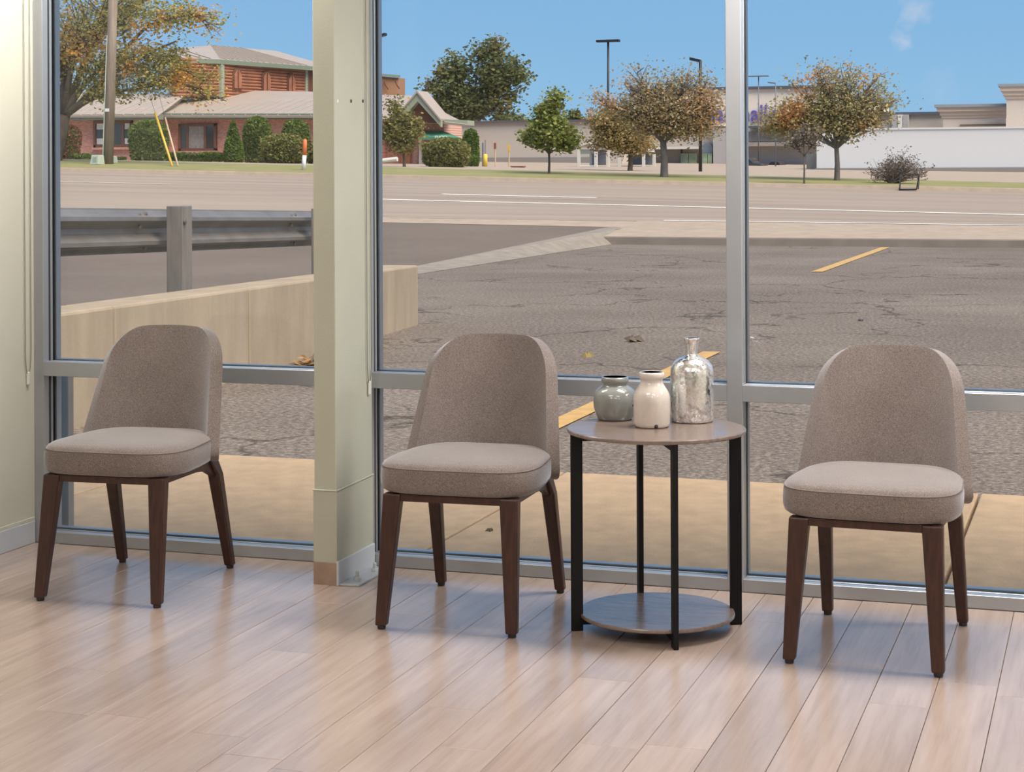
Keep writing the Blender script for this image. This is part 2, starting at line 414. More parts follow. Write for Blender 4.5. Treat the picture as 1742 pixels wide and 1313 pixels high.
leafmat('leaf_rust', [(.46, .32, .17), (.36, .27, .14), (.52, .35, .18), (.28, .25, .14), (.42, .38, .22)], patch=[(.56, .33, .16), (.50, .30, .15)], pscale=.45)
leafmat('leaf_rust2', [(.44, .34, .17), (.36, .30, .14), (.52, .38, .19), (.26, .26, .12), (.40, .37, .17)], patch=[(.66, .34, .13), (.56, .30, .12)], pscale=.6, plo=.53, phi=.62)
leafmat('leaf_shrub', [(.12, .17, .04), (.16, .21, .05), (.20, .24, .07), (.09, .12, .03)])
leafmat('leaf_cedar', [(.10, .17, .03), (.14, .22, .04), (.08, .12, .025)])
leafmat('leaf_dome', [(.19, .20, .06), (.24, .23, .08), (.13, .14, .045), (.28, .24, .09)])
leafmat('leaf_red', [(.24, .07, .05), (.17, .09, .05), (.30, .12, .05), (.11, .11, .05)])
leafmat('leaf_bare', [(.17, .13, .115), (.22, .18, .15), (.13, .11, .09)], trans=.15)
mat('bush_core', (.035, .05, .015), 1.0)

# ================================================================== THE ROOM
XL, YW = -3.73, 5.667          # left wall, inner face of the window wall
XR, YB, ZC = 3.13, -2.6, 2.50
FD = .114                      # frame depth
rng = random.Random(4)

floor = struct(MB().box((XL - .15, YB - .15, -.12), (XR + .15, YW + .02, -.006)).build('floor', 'subfloor', org=(0, 0, 0)), 'taupe wood plank floor of the waiting room')
PW, GAP = .1525, .0016
plank_meshes = {}
col_i = 0
x = XL + .004 - .06
rest = MB()
while x < XR - .01:
    x0, x1 = max(x, XL + .003), min(x + PW, XR - .003)
    y = YW - .004 + rng.uniform(.1, 1.1)
    while y > YB + .02:
        L = 1.22
        ya, yb = max(y - L, YB + .003), min(y, YW - .003)
        if yb - ya > .02 and x1 - x0 > .01:
            if x1 < 1.3 and yb > 2.6:
                key = (round(x1 - x0, 4), round(yb - ya, 3))
                if key not in plank_meshes:
                    w, l = x1 - x0 - GAP, yb - ya - GAP
                    c = .0012
                    b_ = MB()
                    b_.loft([[(-w/2, -l/2, -.006), (w/2, -l/2, -.006), (w/2, l/2, -.006), (-w/2, l/2, -.006)],
                             [(-w/2, -l/2, -c), (w/2, -l/2, -c), (w/2, l/2, -c), (-w/2, l/2, -c)],
                             [(-w/2 + c, -l/2 + c, 0), (w/2 - c, -l/2 + c, 0), (w/2 - c, l/2 - c, 0), (-w/2 + c, l/2 - c, 0)]])
                    o = b_.build('plank', 'plank', floor)
                    plank_meshes[key] = o.data
                else:
                    o = bpy.data.objects.new('plank', plank_meshes[key]); COL.objects.link(o); o.parent = floor
                o.location = ((x0 + x1) / 2, (ya + yb) / 2, rng.uniform(-.0006, 0))
            else:
                rest.box((x0 + GAP/2, ya + GAP/2, -.006), (x1 - GAP/2, yb - GAP/2, -.0003))
        y -= L
    x += PW
    col_i += 1
tag(rest.build('plank_field', 'plank', floor), kind='stuff')

wl = struct(MB().box((XL - .15, YB - .15, -.12), (XL, YW + FD + .05, ZC)).build('wall_left', 'wall_paint', org=(0, 0, 0)), 'cream painted side wall beside the window')
struct(MB().box((XR, YB - .15, -.12), (XR + .15, YW + FD + .05, ZC)).build('wall_right', 'wall_paint', org=(0, 0, 0)), 'cream painted wall on the unseen side of the room')
struct(MB().box((XL, YB - .15, -.12), (XR, YB, ZC)).build('wall_back', 'wall_paint', org=(0, 0, 0)), 'cream painted wall behind the camera')
ceiling = struct(MB().box((XL - .15, YB - .15, ZC), (XR + .15, YW + FD, ZC + .12)).build('ceiling', 'ceiling_white', org=(0, 0, 0)), 'white ceiling of the waiting room')
bb = struct(MB().box((XL, YB + .002, 0.0), (XL + .006, YW - .004, .080)).build('baseboard_left', 'vinyl_base', bevel=.002), 'pale grey vinyl baseboard under the cream wall')
MB().box((XL, YB + .002, .081), (XL + .004, YW - .004, .093)).build('caulk_bead', 'wall_paint', bb)

# unseen ceiling lights added to brighten the room, strongest in the window row
mat('lens', (.9, .9, .88), .5)
MATS['lens'].node_tree.nodes['Principled BSDF'].inputs['Emission Color'].default_value = (1, .93, .84, 1)
MATS['lens'].node_tree.nodes['Principled BSDF'].inputs['Emission Strength'].default_value = 3.0
LAMP_W = 50
for k, (lx, ly) in enumerate([(-1.9, .5), (.2, .5), (2.3, .5), (-1.9, 2.6), (.2, 2.6), (2.3, 2.6), (-2.95, 5.33), (-.55, 5.33), (1.8, 5.33)]):
    row = 'in the row nearest the back wall' if ly < 1 else ('in the middle row' if ly < 4 else 'in the row nearest the window')
    pl = 'by the left wall' if lx < -1 else ('mid room' if lx < 1 else 'by the right wall')
    t_ = thing('ceiling_fill_light', (lx, ly, ZC), 'added rectangular ceiling fill light %s, %s' % (row, pl), 'ceiling light', 'unseen added ceiling lights')
    f = MB()
    f.box((lx - .62, ly - .32, ZC - .02), (lx + .62, ly - .29, ZC)).box((lx - .62, ly + .29, ZC - .02), (lx + .62, ly + .32, ZC))
    f.box((lx - .62, ly - .29, ZC - .02), (lx - .59, ly + .29, ZC)).box((lx + .59, ly - .29, ZC - .02), (lx + .62, ly + .29, ZC))
    f.build('frame', 'ceiling_white', t_)
    MB().box((lx - .59, ly - .29, ZC - .012), (lx + .59, ly + .29, ZC - .002)).build('diffuser', 'lens', t_)
    ld = bpy.data.lights.new('fill_lamp', 'AREA'); ld.shape = 'RECTANGLE'; ld.size = 1.15; ld.size_y = .55; ld.energy = LAMP_W * ((.52 if lx < -1 else 1.1 if lx < 1 else .95) if ly > 4 else .33); ld.color = (1, .985, .965)
    lo = bpy.data.objects.new('fill_lamp', ld); COL.objects.link(lo); lo.parent = t_; lo.location = (0, 0, -.03)

# window wall: one storefront window per bay
MUL, BAY = .05, 1.237
ZB, ZM0, ZM1, ZH = .041, .608, .661, 2.44
Y0, Y1 = YW, YW + FD
def member(fr, ga, a, b, axis):
    # aluminium member with recessed dark glazing gaskets; a, b: opposite corners (x, z)
    def bx(tgt, y0, y1, ins):
        x0, z0 = a; x1, z1 = b
        if axis == 'v': x0 += ins; x1 -= ins
        else: z0 += ins; z1 -= ins
        tgt.box((x0, Y0 + y0, z0), (x1, Y0 + y1, z1))
    bx(fr, 0, .036, 0); bx(ga, .036, .052, .004); bx(fr, .052, .064, .001); bx(ga, .064, .082, .003); bx(fr, .082, FD, -.002)
bays = [(-3.69, -2.45)]
xx = -2.40
while xx < XR - .2:
    bays.append((xx, min(xx + BAY, XR - .04))); xx += BAY + MUL
wlabels = ['silver aluminium storefront window behind the leftmost chair', 'silver aluminium storefront window behind the middle chair and side table', 'silver aluminium storefront window behind the rightmost chair']
for i, (xa, xb) in enumerate(bays):
    w = thing('window_%d' % (i + 1), (xa, YW, 0), kind='structure'); w['label'] = wlabels[i] if i < 3 else 'silver aluminium storefront window out of view to the right, bay %s' % ['four', 'five', 'six'][i - 3]
    left = XL if i == 0 else xa - MUL
    f, g = MB(), MB(); member(f, g, (left, 0), (xa, ZC), 'v')
    f.build('mullion', 'aluminium', w, bevel=.0012, segs=1); g.build('mullion_gasket', 'rubber', w)
    if i == len(bays) - 1:
        f, g = MB(), MB(); member(f, g, (xb, 0), (XR, ZC), 'v'); f.build('mullion', 'aluminium', w, bevel=.0012, segs=1); g.build('mullion_gasket', 'rubber', w)
    for nm, z0, z1 in (('sill_rail', 0, ZB), ('middle_rail', ZM0, ZM1), ('head_rail', ZH, ZC)):
        f, g = MB(), MB(); member(f, g, (xa, z0), (xb, z1), 'h')
        f.build(nm, 'aluminium', w, bevel=.0012, segs=1); g.build(nm + '_gasket', 'rubber', w)
    for z0, z1 in ((ZB, ZM0), (ZM1, ZH)):
        MB().box((xa - .003, Y0 + .070, z0 - .003), (xb + .003, Y0 + .076, z1 + .003)).build('glass_pane', 'pane', w)

# column in front of the second mullion
CXA, CXB, CYF = -2.471, -2.393, 5.363
colm = struct(MB().box((CXA, CYF, .0), (CXB, YW, ZC)).build('trim_1', 'column_paint', bevel=.003), 'sage cream painted square column between the windows')
MB().box((CXA - .003, CYF - .003, .072), (CXB + .003, YW - .002, .309)).build('lower_sleeve', 'column_paint', colm, bevel=.002)
MB().tube([(CXA - .004, CYF - .004, .309), (CXB + .004, CYF - .004, .309)], .003, 6).tube([(CXB + .004, CYF - .004, .309), (CXB + .004, YW - .002, .314)], .003, 6).build('caulk_seam', 'column_paint', colm)
MB().box((CXA - .002, CYF - .004, 0), (CXB + .002, CYF, .0725)).build('bare_base_panel', 'raw_base', colm)
MB().box((CXB, CYF - .004, 0), (CXB + .010, YW - .003, .079)).build('baseboard_strip', 'vinyl_base', colm, bevel=.002)
for py, mt in ((574, 'screw_glint'), (597, 'dark_hole'), (617, 'dark_hole')):
    p = atx(py, 172, CXB)
    MB().tube([(CXB - .002, p.y, p.z), (CXB + .0015, p.y, p.z)], .006, 10).build('screw_head' if mt == 'screw_glint' else 'screw_hole', mt, colm)
pl = thing('floor_bracket', (CXB + .045, 5.5, 0), 'grey steel bracket bolted to the floor at the column foot', 'bracket')
MB().prism([(CXB + .0115, CYF - .002, .0005), (CXB + .078, CYF + .004, .0005), (CXB + .078, 5.60, .0005), (CXB + .0115, 5.655, .0005)], (0, 0, .006)).build('plate', 'steel_plate', pl, bevel=.001)
for (bx, by) in ((CXB + .045, 5.43), (CXB + .050, 5.565)):
    b_ = MB(); b_.lathe([(.013, .0065), (.013, .015), (.011, .017), (.0065, .017), (.0065, .034), (.005, .036)], 6, (bx, by, 0)); b_.build('bolt', 'steel_plate', pl)

# bead chains of the window blinds
def chain(xw, ya, yb, zlow, label, hang):
    c = thing('blind_chain', (xw, (ya + yb) / 2, zlow), label, 'blind chain', 'bead chains hanging beside the windows')
    pts = [(xw, ya, ZC - .05), (xw, ya, zlow + .10)]
    for k in range(9):
        a = pi * k / 8; pts.append((xw, (ya + yb) / 2 - (yb - ya) / 2 * cos(a), zlow + .09 - .09 * sin(a)))
    pts += [(xw, yb, zlow + .10), (xw, yb, ZC - .05)]
    MB().tube(pts, .0017, 6).build('bead_loop', 'chain', c, smooth=True)
    b_ = MB(); b_.box((xw - .004, (ya + yb) / 2 - .008, zlow - .035), (xw + .004, (ya + yb) / 2 + .008, zlow + .012)); b_.build('tension_clip', 'clear_plastic', c, bevel=.003)
chain(XL + .006, 5.603, 5.640, .615, 'thin bead chain of a blind hanging on the left wall beside the corner', 1)
chain(CXB + .006, 5.612, 5.648, .625, 'thin bead chain of a blind hanging along the column', 1)

# ================================================================== CHAIRS
def sgnpow(v, p): return math.copysign(abs(v) ** p, v)
def make_chair():
    root = thing('chair', (0, 0, 0), 'x', 'chair', 'upholstered chairs along the window')
    # seat cushion
    def outline(sc, z, n=56, ex=4.2):
        pts = []
        for k in range(n):
            a = 2 * pi * k / n
            sx, sy = sgnpow(cos(a), 2 / ex), sgnpow(sin(a), 2 / ex)
            y = -.03 + .238 * sy
            hw = .246 - .034 * max(0, (sy + .35) / 1.35) ** 1.3
            pts.append((sx * hw * sc, -.03 + (y + .03) * sc, z))
        return pts
    rings = [outline(s_, z) for s_, z in ((.60, .393), (.90, .393), (.95, .395), (.985, .402), (1.0, .414), (1.004, .435), (1.0, .455), (.99, .466), (.982, .4695), (.965, .4765), (.93, .4825), (.85, .4875), (.7, .491), (.45, .4925), (.15, .493))]
    b_ = MB().loft(rings); seat = b_.build('seat', 'fabric', root, smooth=True)
    ring = outline(.988, .4685); MB().tube(ring + [ring[0]], .0022, 6).build('piping', 'piping', seat, smooth=True)
    # back shell
    Z0, Z1 = .392, .822
    def surf(s_, v, off=0.0):
        cr = max(0.0, (abs(s_) - .50) / .50)
        ztop = Z1 - .105 * (1 - math.sqrt(max(0.0, 1 - cr * cr))) - .010 * s_ * s_
        zbot = Z0 + .03 * abs(s_) ** 14
        z = zbot + (ztop - zbot) * v
        f = (z - Z0) / (Z1 - Z0)
        hw = .240 - .050 * f
        th = R(66 - 24 * f)
        Rr = hw / sin(th) ; a = s_ * th
        yc = .205 + .085 * f ** 1.15
        return Vector(((Rr + off) * sin(a), yc - Rr + (Rr + off) * cos(a), z))
    ss = [math.copysign(1 - (1 - abs(q)) ** 1.5, q) for q in lin(-1, 1, 33)]
    vv = [1 - (1 - q) ** 1.4 for q in lin(0, 1, 17)]
    bm_ = MB().grid(lambda a, v: surf(a, v), ss, vv)
    sh = bm_.build('backrest', 'fabric', root, smooth=True, fix=True)
    sd = sh.modifiers.new('thick', 'SOLIDIFY'); sd.thickness = .042; sd.offset = 0; sd.use_even_offset = False
    bv = sh.modifiers.new('round', 'BEVEL'); bv.width = .0195; bv.segments = 5; bv.limit_method = 'ANGLE'; bv.angle_limit = R(50)
    rim = [surf(-.93, v * .955, .0212) for v in vv] + [surf(s_ * .93, .955, .0212) for s_ in ss[1:-1]] + [surf(.93, v * .955, .0212) for v in vv[::-1]]
    MB().tube(rim, .0016, 6).build('piping', 'piping', sh, smooth=True)
    # legs
    def leg(p0, p1, mid=None, w0=.034, w1=.056, d0=.030, d1=.042):
        pts = [(p0, w0, d0)] + ([mid] if mid else []) + [(p1, w1, d1)]
        rings = []
        for (p, w, d) in pts:
            rings.append([(p[0] - w/2, p[1] - d/2, p[2]), (p[0] + w/2, p[1] - d/2, p[2]), (p[0] + w/2, p[1] + d/2, p[2]), (p[0] - w/2, p[1] + d/2, p[2])])
        b_ = MB().loft(rings); o = b_.build('leg', 'leg_wood', root, bevel=.005, segs=2)
        g = MB().lathe([(.0115, 0), (.0125, .004), (.0125, .012)], 12, (p0[0], p0[1], 0)); g.build('glide', 'glide', o)
    for s_ in (-1, 1):
        leg((s_ * .200, -.283, .010), (s_ * .180, -.228, .392))
        leg((s_ * .200, .285, .010), (s_ * .186, .150, .388), ((s_ * .190, .190, .335), .042, .042), .032, .040, .030, .060)
    fr = MB()
    fr.box((-.18, -.244, .370), (.18, -.222, .392)); fr.build('front_rail', 'leg_wood', root, bevel=.002)
    MB().box((-.18, .135, .365), (.18, .157, .392)).build('rear_rail', 'leg_wood', root, bevel=.002)
    for s_ in (-1, 1):
        rr = []
        for (y, z0, z1) in ((-.225, .370, .393), (.02, .368, .393), (.10, .360, .393), (.16, .335, .392), (.185, .318, .390)):
            rr.append([(s_*.186 - .011, y, z0), (s_*.186 + .011, y, z0), (s_*.186 + .011, y, z1), (s_*.186 - .011, y, z1)])
        MB().loft(rr).build('side_rail', 'leg_wood', root, bevel=.002)
    return root
ch = make_chair()
spots = [((-3.026, 5.196), -85.8, 'taupe fabric dining chair with dark wooden legs, leftmost, beside the cream side wall'),
         ((-1.855, 5.192), -87.4, 'taupe fabric dining chair with dark wooden legs between the column and the round table'),
         ((-.624, 5.170), -92.1, 'taupe fabric dining chair with dark wooden legs, rightmost, past the round table')]
for i, ((x, y), a, lb) in enumerate(spots):
    o = ch if i == 0 else copy_tree(ch)
    o.location = (x, y, 0); o.rotation_euler = (0, 0, R(a + 90)); o['label'] = lb

# ================================================================== SIDE TABLE AND VESSELS
TX, TY, TZ = -1.270, 5.155, .590
tb = thing('side_table', (TX, TY, 0), 'round two-tier side table with wood tops and black steel legs', 'table')
MB().lathe([(.10, TZ - .013), (.258, TZ - .013), (.2625, TZ - .011), (.264, TZ - .008), (.264, TZ - .003), (.262, TZ - .0005), (.259, TZ), (.10, TZ)], 96, (TX, TY, 0)).build('table_top', 'table_wood', tb)
MB().lathe([(.10, .038), (.226, .038), (.229, .041), (.229, .047), (.227, .050), (.10, .050)], 96, (TX, TY, 0)).build('lower_shelf', 'table_wood', tb)
for k in range(4):
    a = R(26 + 90 * k); c, s_ = cos(a), sin(a)
    def pt(r, tt, z): return (TX + c * r - s_ * tt, TY + s_ * r + c * tt, z)
    b_ = MB().loft([[pt(.222, -.0075, z), pt(.256, -.0075, z), pt(.256, .0075, z), pt(.222, .0075, z)] for z in (0.0, TZ - .0135)])
    b_.build('leg', 'black_steel', tb, bevel=.001, segs=1)
for z0, z1 in ((TZ - .034, TZ - .0135), (.018, .0375)):
    for k in range(2):
        a = R(26 + 90 * k); c, s_ = cos(a), sin(a)
        zz = .0005 * k
        b_ = MB().loft([[(TX + c*r - s_*q, TY + s_*r + c*q, z) for q, z in ((-.0075, z0 + zz), (.0075, z0 + zz), (.0075, z1 - zz), (-.0075, z1 - zz))] for r in (-.223, .223)])
        b_.build('cross_bar', 'black_steel', tb)
def vessel(name, c, prof, inner, m_out, m_in, label, cat):
    r = thing(name, (c[0], c[1], TZ), label, cat)
    MB().lathe(prof, 48, (c[0], c[1], TZ + .0003), cap=True).build('body', m_out, r, smooth=True)
    MB().lathe(inner, 40, (c[0], c[1], TZ + .0003), cap=True).build('mouth_interior', m_in, r, smooth=True)
    return r
vessel('squat_jar', (-1.431, 5.288),
       [(.020, 0), (.050, 0), (.054, .004), (.0605, .018), (.0655, .038), (.0668, .058), (.0645, .077), (.056, .092), (.043, .101), (.0365, .104), (.0365, .108), (.0405, .112), (.042, .119), (.0415, .126), (.039, .130), (.0365, .1302), (.0355, .1295)],
       [(.0355, .1295), (.034, .122), (.032, .105), (.048, .085), (.05, .04), (.02, .02)], 'grey_glaze', 'grey_inside', 'squat grey-green glazed ceramic jar with a wide rolled rim', 'jar')
wv = vessel('ceramic_vase', (-1.286, 5.167),
       [(.020, 0), (.047, 0), (.0515, .004), (.0545, .012), (.0545, .075), (.0535, .092), (.048, .107), (.039, .121), (.0335, .130), (.0325, .137), (.0335, .141), (.037, .145), (.0382, .152), (.0375, .159), (.0355, .162), (.0335, .1622), (.0325, .1613)],
       [(.0325, .1613), (.030, .15), (.029, .135), (.04, .10), (.045, .04), (.02, .02)], 'white_glaze', 'grey_inside', 'white glazed ceramic bottle vase with a chipped base', 'vase')
for ang, zz, sz in ((-62, .008, .0065), (-168, .062, .006)):
    a = R(ang); pc = (-1.286 + .0518 * cos(a), 5.167 + .0518 * sin(a), TZ + zz)
    MB().lathe([(.001, -sz), (sz * .7, -sz * .7), (sz, 0), (sz * .7, sz * .7), (.001, sz)], 9, pc).build('glaze_chip', 'chip_brown', wv, smooth=True)
vessel('glass_bottle', (-1.197, 5.312),
       [(.030, 0), (.060, 0), (.064, .004), (.0655, .012), (.0655, .140), (.0645, .156), (.060, .171), (.050, .184), (.036, .192), (.022, .1965), (.0160, .201), (.0158, .206), (.019, .225), (.0222, .240), (.0232, .247), (.0232, .252), (.0212, .2522), (.0205, .2515)],
       [(.0205, .2515), (.018, .235), (.013, .205), (.013, .17), (.006, .16)], 'mercury_glass', 'grey_inside', 'speckled mercury glass bottle with a narrow neck', 'bottle')

# ================================================================== OUTSIDE: GROUND
ZL = -.10
KN = [(36.0, .03, -.014), (37.0, .19, -.008), (44.0, .20, -.0213), (58.0, .53, -.0235), (64.0, .66, -.0272), (85.0, 1.0, -.016), (140.0, 1.7, -.016)]
def gz(x, y):
    x = min(max(x, -75), 25)
    if y <= KN[0][0]: k0 = k1 = KN[0]; f = 0
    else:
        for k0, k1 in zip(KN, KN[1:]):
            if y <= k1[0]: break
        f = min(1, (y - k0[0]) / (k1[0] - k0[0]))
    a = k0[1] + (k1[1] - k0[1]) * f; b = k0[2] + (k1[2] - k0[2]) * f
    z = a + b * x
    if y > 58.0: z += .12 * min(1, (y - 58.0) / .2)
    return z
def gp(px, Y):                        # ground point at picture column px and distance Y
    p = at(px, 300, Y); return Vector((p.x, Y, gz(p.x, Y)))

sw = struct(MB().box((-14, YW + FD - .02, -.30), (14, 7.80, -.06)).build('sidewalk', 'curb_concrete', org=(0, 0, 0)), 'tan concrete sidewalk outside the windows')
jx = [-13.3 + 1.828 * k for k in range(15)]
off = -.520 - jx[7]
jx = [q + off for q in jx]
sm_ = None
for a, b in zip(jx, jx[1:]):
    if sm_ is None:
        o = MB().box((-.908, -.985, -.10), (.908, .985, 0)).build('slab', 'walk_concrete', sw, bevel=.006); sm_ = o.data
    else:
        o = bpy.data.objects.new('slab', sm_); COL.objects.link(o); o.parent = sw
        bvm = o.modifiers.new('bevel', 'BEVEL'); bvm.width = .006; bvm.segments = 2; bvm.limit_method = 'ANGLE'
    o.location = ((a + b) / 2, 6.785 + .03, -.02)

struct(MB().grid(lambda a, b: (a, b, ZL), lin(-10.6, 25, 8), lin(7.80, 33.8, 8)).build('parking_lot', 'lot_asphalt', org=(0, 0, 0)), 'weathered grey asphalt parking lot')
def zd(x, y):
    f = max(0, (y - 24) / 12.0)
    return ZL + (gz(x, 36) - ZL) * f
struct(MB().grid(lambda a, b: (a, b, zd(a, b)), lin(-70, -9.85, 14), lin(7.0, 36.0, 16)).build('driveway', 'drive_asphalt', org=(0, 0, 0)), 'smooth dark asphalt driveway behind the low concrete wall')
def strip(a, b):
    x0 = -9.85 + .45 * max(0, (b - 25) / 11.0); x1 = -9.2
    x = x0 + (x1 - x0) * a
    return (x, b, zd(x0, b) * (1 - a) + ZL * a + .004)
struct(MB().grid(strip, lin(0, 1, 4), lin(14.0, 36.0, 14)).grid(lambda a, b: (-9.85 + (a) * .45 * max(0, (b - 25) / 11.0), b, zd(-9.85, b) + .002), lin(0, 1, 3), lin(14, 36, 14)).build('driveway_edge', 'strip_concrete', org=(0, 0, 0)), 'pale concrete strip between driveway and parking lot')
def isl(x, y):
    f = (y - 33.95) / 3.05
    return .05 + (gz(x, 37) - .05) * max(0, f)
ib = MB().grid(lambda a, b: (a, b, isl(a, b)), lin(-9.5, 25, 10), [33.95, 35, 36, 37.0])
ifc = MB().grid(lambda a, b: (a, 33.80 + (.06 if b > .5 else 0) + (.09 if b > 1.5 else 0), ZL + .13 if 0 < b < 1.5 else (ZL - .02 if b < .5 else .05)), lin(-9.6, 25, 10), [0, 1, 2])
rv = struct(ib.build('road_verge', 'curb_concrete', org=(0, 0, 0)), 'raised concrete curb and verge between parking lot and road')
ifc.build('curb_face', 'dark_curb', rv)
struct(MB().grid(lambda a, b: (a, b, gz(a, b) + .003), lin(-75, -8.9, 12), [35.9, 37.2]).build('gutter', 'curb_concrete', org=(0, 0, 0)), 'pale concrete gutter across the driveway mouth')
struct(MB().grid(lambda a, b: (a, b, gz(a, b)), lin(-75, 25, 20), [37.0, 38, 41, 44, 48, 53, 58.0]).build('road', 'road_asphalt', org=(0, 0, 0)), 'wide grey road beyond the parking lot')
cb = MB()
for a, b in zip(lin(-75, 25, 34), lin(-75, 25, 34)[1:]):
    cb.loft([[(q, 57.85, gz(q, 57.85) - .02), (q, 57.93, gz(q, 57.85) + .12), (q, 58.15, gz(q, 57.85) + .135), (q, 58.15, gz(q, 57.85) - .02)] for q in (a, b)])
struct(cb.build('far_curb', 'curb_concrete', org=(0, 0, 0)), 'concrete curb along the far side of the road')
struct(MB().grid(lambda a, b: (a, b, gz(a, b)), lin(-75, 25, 40), [58.1, 59, 60, 62, 64.0]).build('grass_verge', 'grass', org=(0, 0, 0)), 'green and straw grass verge beyond the road')
struct(MB().grid(lambda a, b: (a, b, gz(a, b)), lin(-110, 60, 20), [64.0, 70, 77, 85, 100, 140.0, 175.0]).build('far_lot', 'curb_concrete', org=(0, 0, 0)), 'pale paved ground around the buildings')
# painted lines
def line(name, x0, x1, y0, y1, m, lb, zf=gz, cat='road line', group=None, n=24):
    xs = lin(x0, x1, n)
    o = MB().grid(lambda a, b: (a, b, zf(a, b) + .008), xs, [y0, y1]).build(name, m, org=((x0 + x1) / 2, (y0 + y1) / 2, zf((x0 + x1) / 2, y0)))
    return tag(o, lb, cat, group)
line('lane_line', gp(590, 44).x, 25, 44.0, 44.30, 'white_paint_line', 'long solid white line along the road')
pa, pb = gp(748, 47.6), gp(1012, 47.6)
line('lane_dash', pa.x, pb.x, 47.6, 47.92, 'white_paint_line', 'short white lane dash on the road beyond the solid line')
line('lane_dash', gp(60, 50).x, gp(290, 50).x, 50, 50.12, 'white_paint_line', 'faint white lane dash on the road above the guardrail')
line('edge_line', -9, 25, 37.15, 37.40, 'white_paint_line', 'thin pale line along the near road edge')
line('parking_stripe', -3.06, -2.92, 9.6, 14.0, 'yellow_paint', 'near yellow parking stripe seen behind the side table', lambda a, b: ZL, 'parking stripe', 'yellow parking stripes', 2)
line('parking_stripe', -3.98, -3.82, 25.3, 33.5, 'yellow_paint', 'far yellow parking stripe running up to the curb', lambda a, b: ZL, 'parking stripe', 'yellow parking stripes', 2)
# small kerbed island at the far side of the driveway
c0, c1 = at(60, 352, 35.0), at(163, 352, 35.0)
isld = thing('curb_island', ((c0.x + c1.x) / 2, 36, zd(c1.x, 35.4)), 'low curbed island with dead leaves above the guardrail', 'curb')
poly = [(c0.x - 4, 34.9), (c1.x - .5, 34.9), (c1.x - .1, 35.2), (c1.x, 35.6), (c1.x - .3, 36.2), (c0.x - 4, 36.3)]
MB().loft([[(q[0], q[1], zd(q[0], 35.5) - .1) for q in poly], [(q[0], q[1], zd(q[0], 35.5) + .16) for q in poly]]).build('curb', 'curb_concrete', isld, bevel=.03)
poly2 = [(c0.x - 4, 35.1), (c1.x - .7, 35.1), (c1.x - .4, 35.5), (c0.x - 4, 36.1)]
MB().loft([[(q[0], q[1], zd(q[0], 35.5) + .1) for q in poly2], [(q[0], q[1], zd(q[0], 35.5) + .19) for q in poly2]]).build('soil', 'leaf_brown', isld)

# low concrete wall and guardrail
WA, WB = Vector((-5.40, 7.2, 0)), Vector((-6.185, 15.78, 0))
wd = (WB - WA).normalized(); wn = Vector((-wd.y, wd.x, 0))       # wn points away from the room
def wz(y): return .567 + (.46 - .567) * (y - 8.7) / 7.08
lw = thing('retaining_wall', WA.lerp(WB, .5) + Vector((0, 0, ZL)), 'low weathered concrete wall in the parking lot', 'wall')
segs_ = lin(0, 1, 5)
for a, b in zip(segs_, segs_[1:]):
    rr = []
    for q in (a + .0008, b - .0008):
        p = WA.lerp(WB, q); zt = wz(p.y)
        rr.append([p + Vector((0, 0, ZL - .1)), p + wn * .34 + Vector((0, 0, ZL - .1)), p + wn * .34 + Vector((0, 0, zt)), p + Vector((0, 0, zt))])
    MB().loft(rr).build('wall_section', 'wall_concrete', lw, bevel=.018, segs=2)
gr_ = thing('guardrail', WA.lerp(WB, .5) + wn * .7 + Vector((0, 0, ZL)), 'galvanised corrugated guardrail on a timber post behind the low wall', 'guardrail')
def gpt(y, off):                      # point along the rail
    q = (y - WA.y) / (WB.y - WA.y); p = WA + (WB - WA) * q; return p + wn * off
prof = [(0, .0), (.004, .012), (.030, .040), (.080, .058), (.082, .085), (.030, .115), (.0, .140), (0, .172), (.030, .197), (.082, .227), (.080, .254), (.030, .272), (.004, .300), (0, .312)]
def railz(y): return 1.104 - .0275 * (y - 10.8)
bm_ = MB(); ys = [6.8, 8, 9, 10, 11, 12, 13, 14, 15.5]
rings = []
for y in ys:
    p = gpt(y, .62); ring = []
    for o_, h in prof: ring.append(p + wn * (.085 - o_) * 1.0 + Vector((0, 0, railz(y) - .312 + h)))
    for o_, h in prof[::-1]: ring.append(p + wn * (.085 - o_ + .004) + Vector((0, 0, railz(y) - .312 + h)))
    rings.append(ring)
bm_.loft(rings).build('beam', 'galvanised', gr_)
for py in (11.42, 14.45):
    p = gpt(py, .50); zt = 1.11 - .0275 * (py - 11.4)
    b_ = MB()
    ex = wd; ey = wn
    def bx3(u0, u1, v0, v1): b_.loft([[p + ex * u + ey * v + Vector((0, 0, z)) for u, v in ((u0, v0), (u1, v0), (u1, v1), (u0, v1))] for z in (ZL - .1, zt)])
    bx3(-.085, .085, -.062, .062)
    o = b_.build('post', 'post_timber', gr_, bevel=.006)
    for hz in (-.11,):
        q = p - wn * .063 + wd * -.06
        MB().lathe([(.001, .0), (.022, .002), (.02, .014), (.001, .02)], 10, (0, 0, 0)).build('bolt', 'bolt_steel', o, org=(0, 0, 0)).matrix_local = Matrix.Translation(q + Vector((0, 0, zt + hz)) - gr_.location) @ (-wn).to_track_quat('Z', 'Y').to_matrix().to_4x4()
    for dy, dz in ((-.30, -.05), (-.30, -.13), (-.30, -.26), (-.22, -.28), (-.2, -.04)):
        yy = py + dy; q = gpt(yy, .62) + wn * .0 + Vector((0, 0, railz(yy) + dz))
        MB().lathe([(.001, -.004), (.020, -.002), (.018, .012), (.001, .018)], 8, (0, 0, 0)).build('bolt', 'bolt_steel', gr_, org=(0, 0, 0)).matrix_local = Matrix.Translation(q + wn * (.05) - gr_.location) @ (-wn).to_track_quat('Z', 'Y').to_matrix().to_4x4()
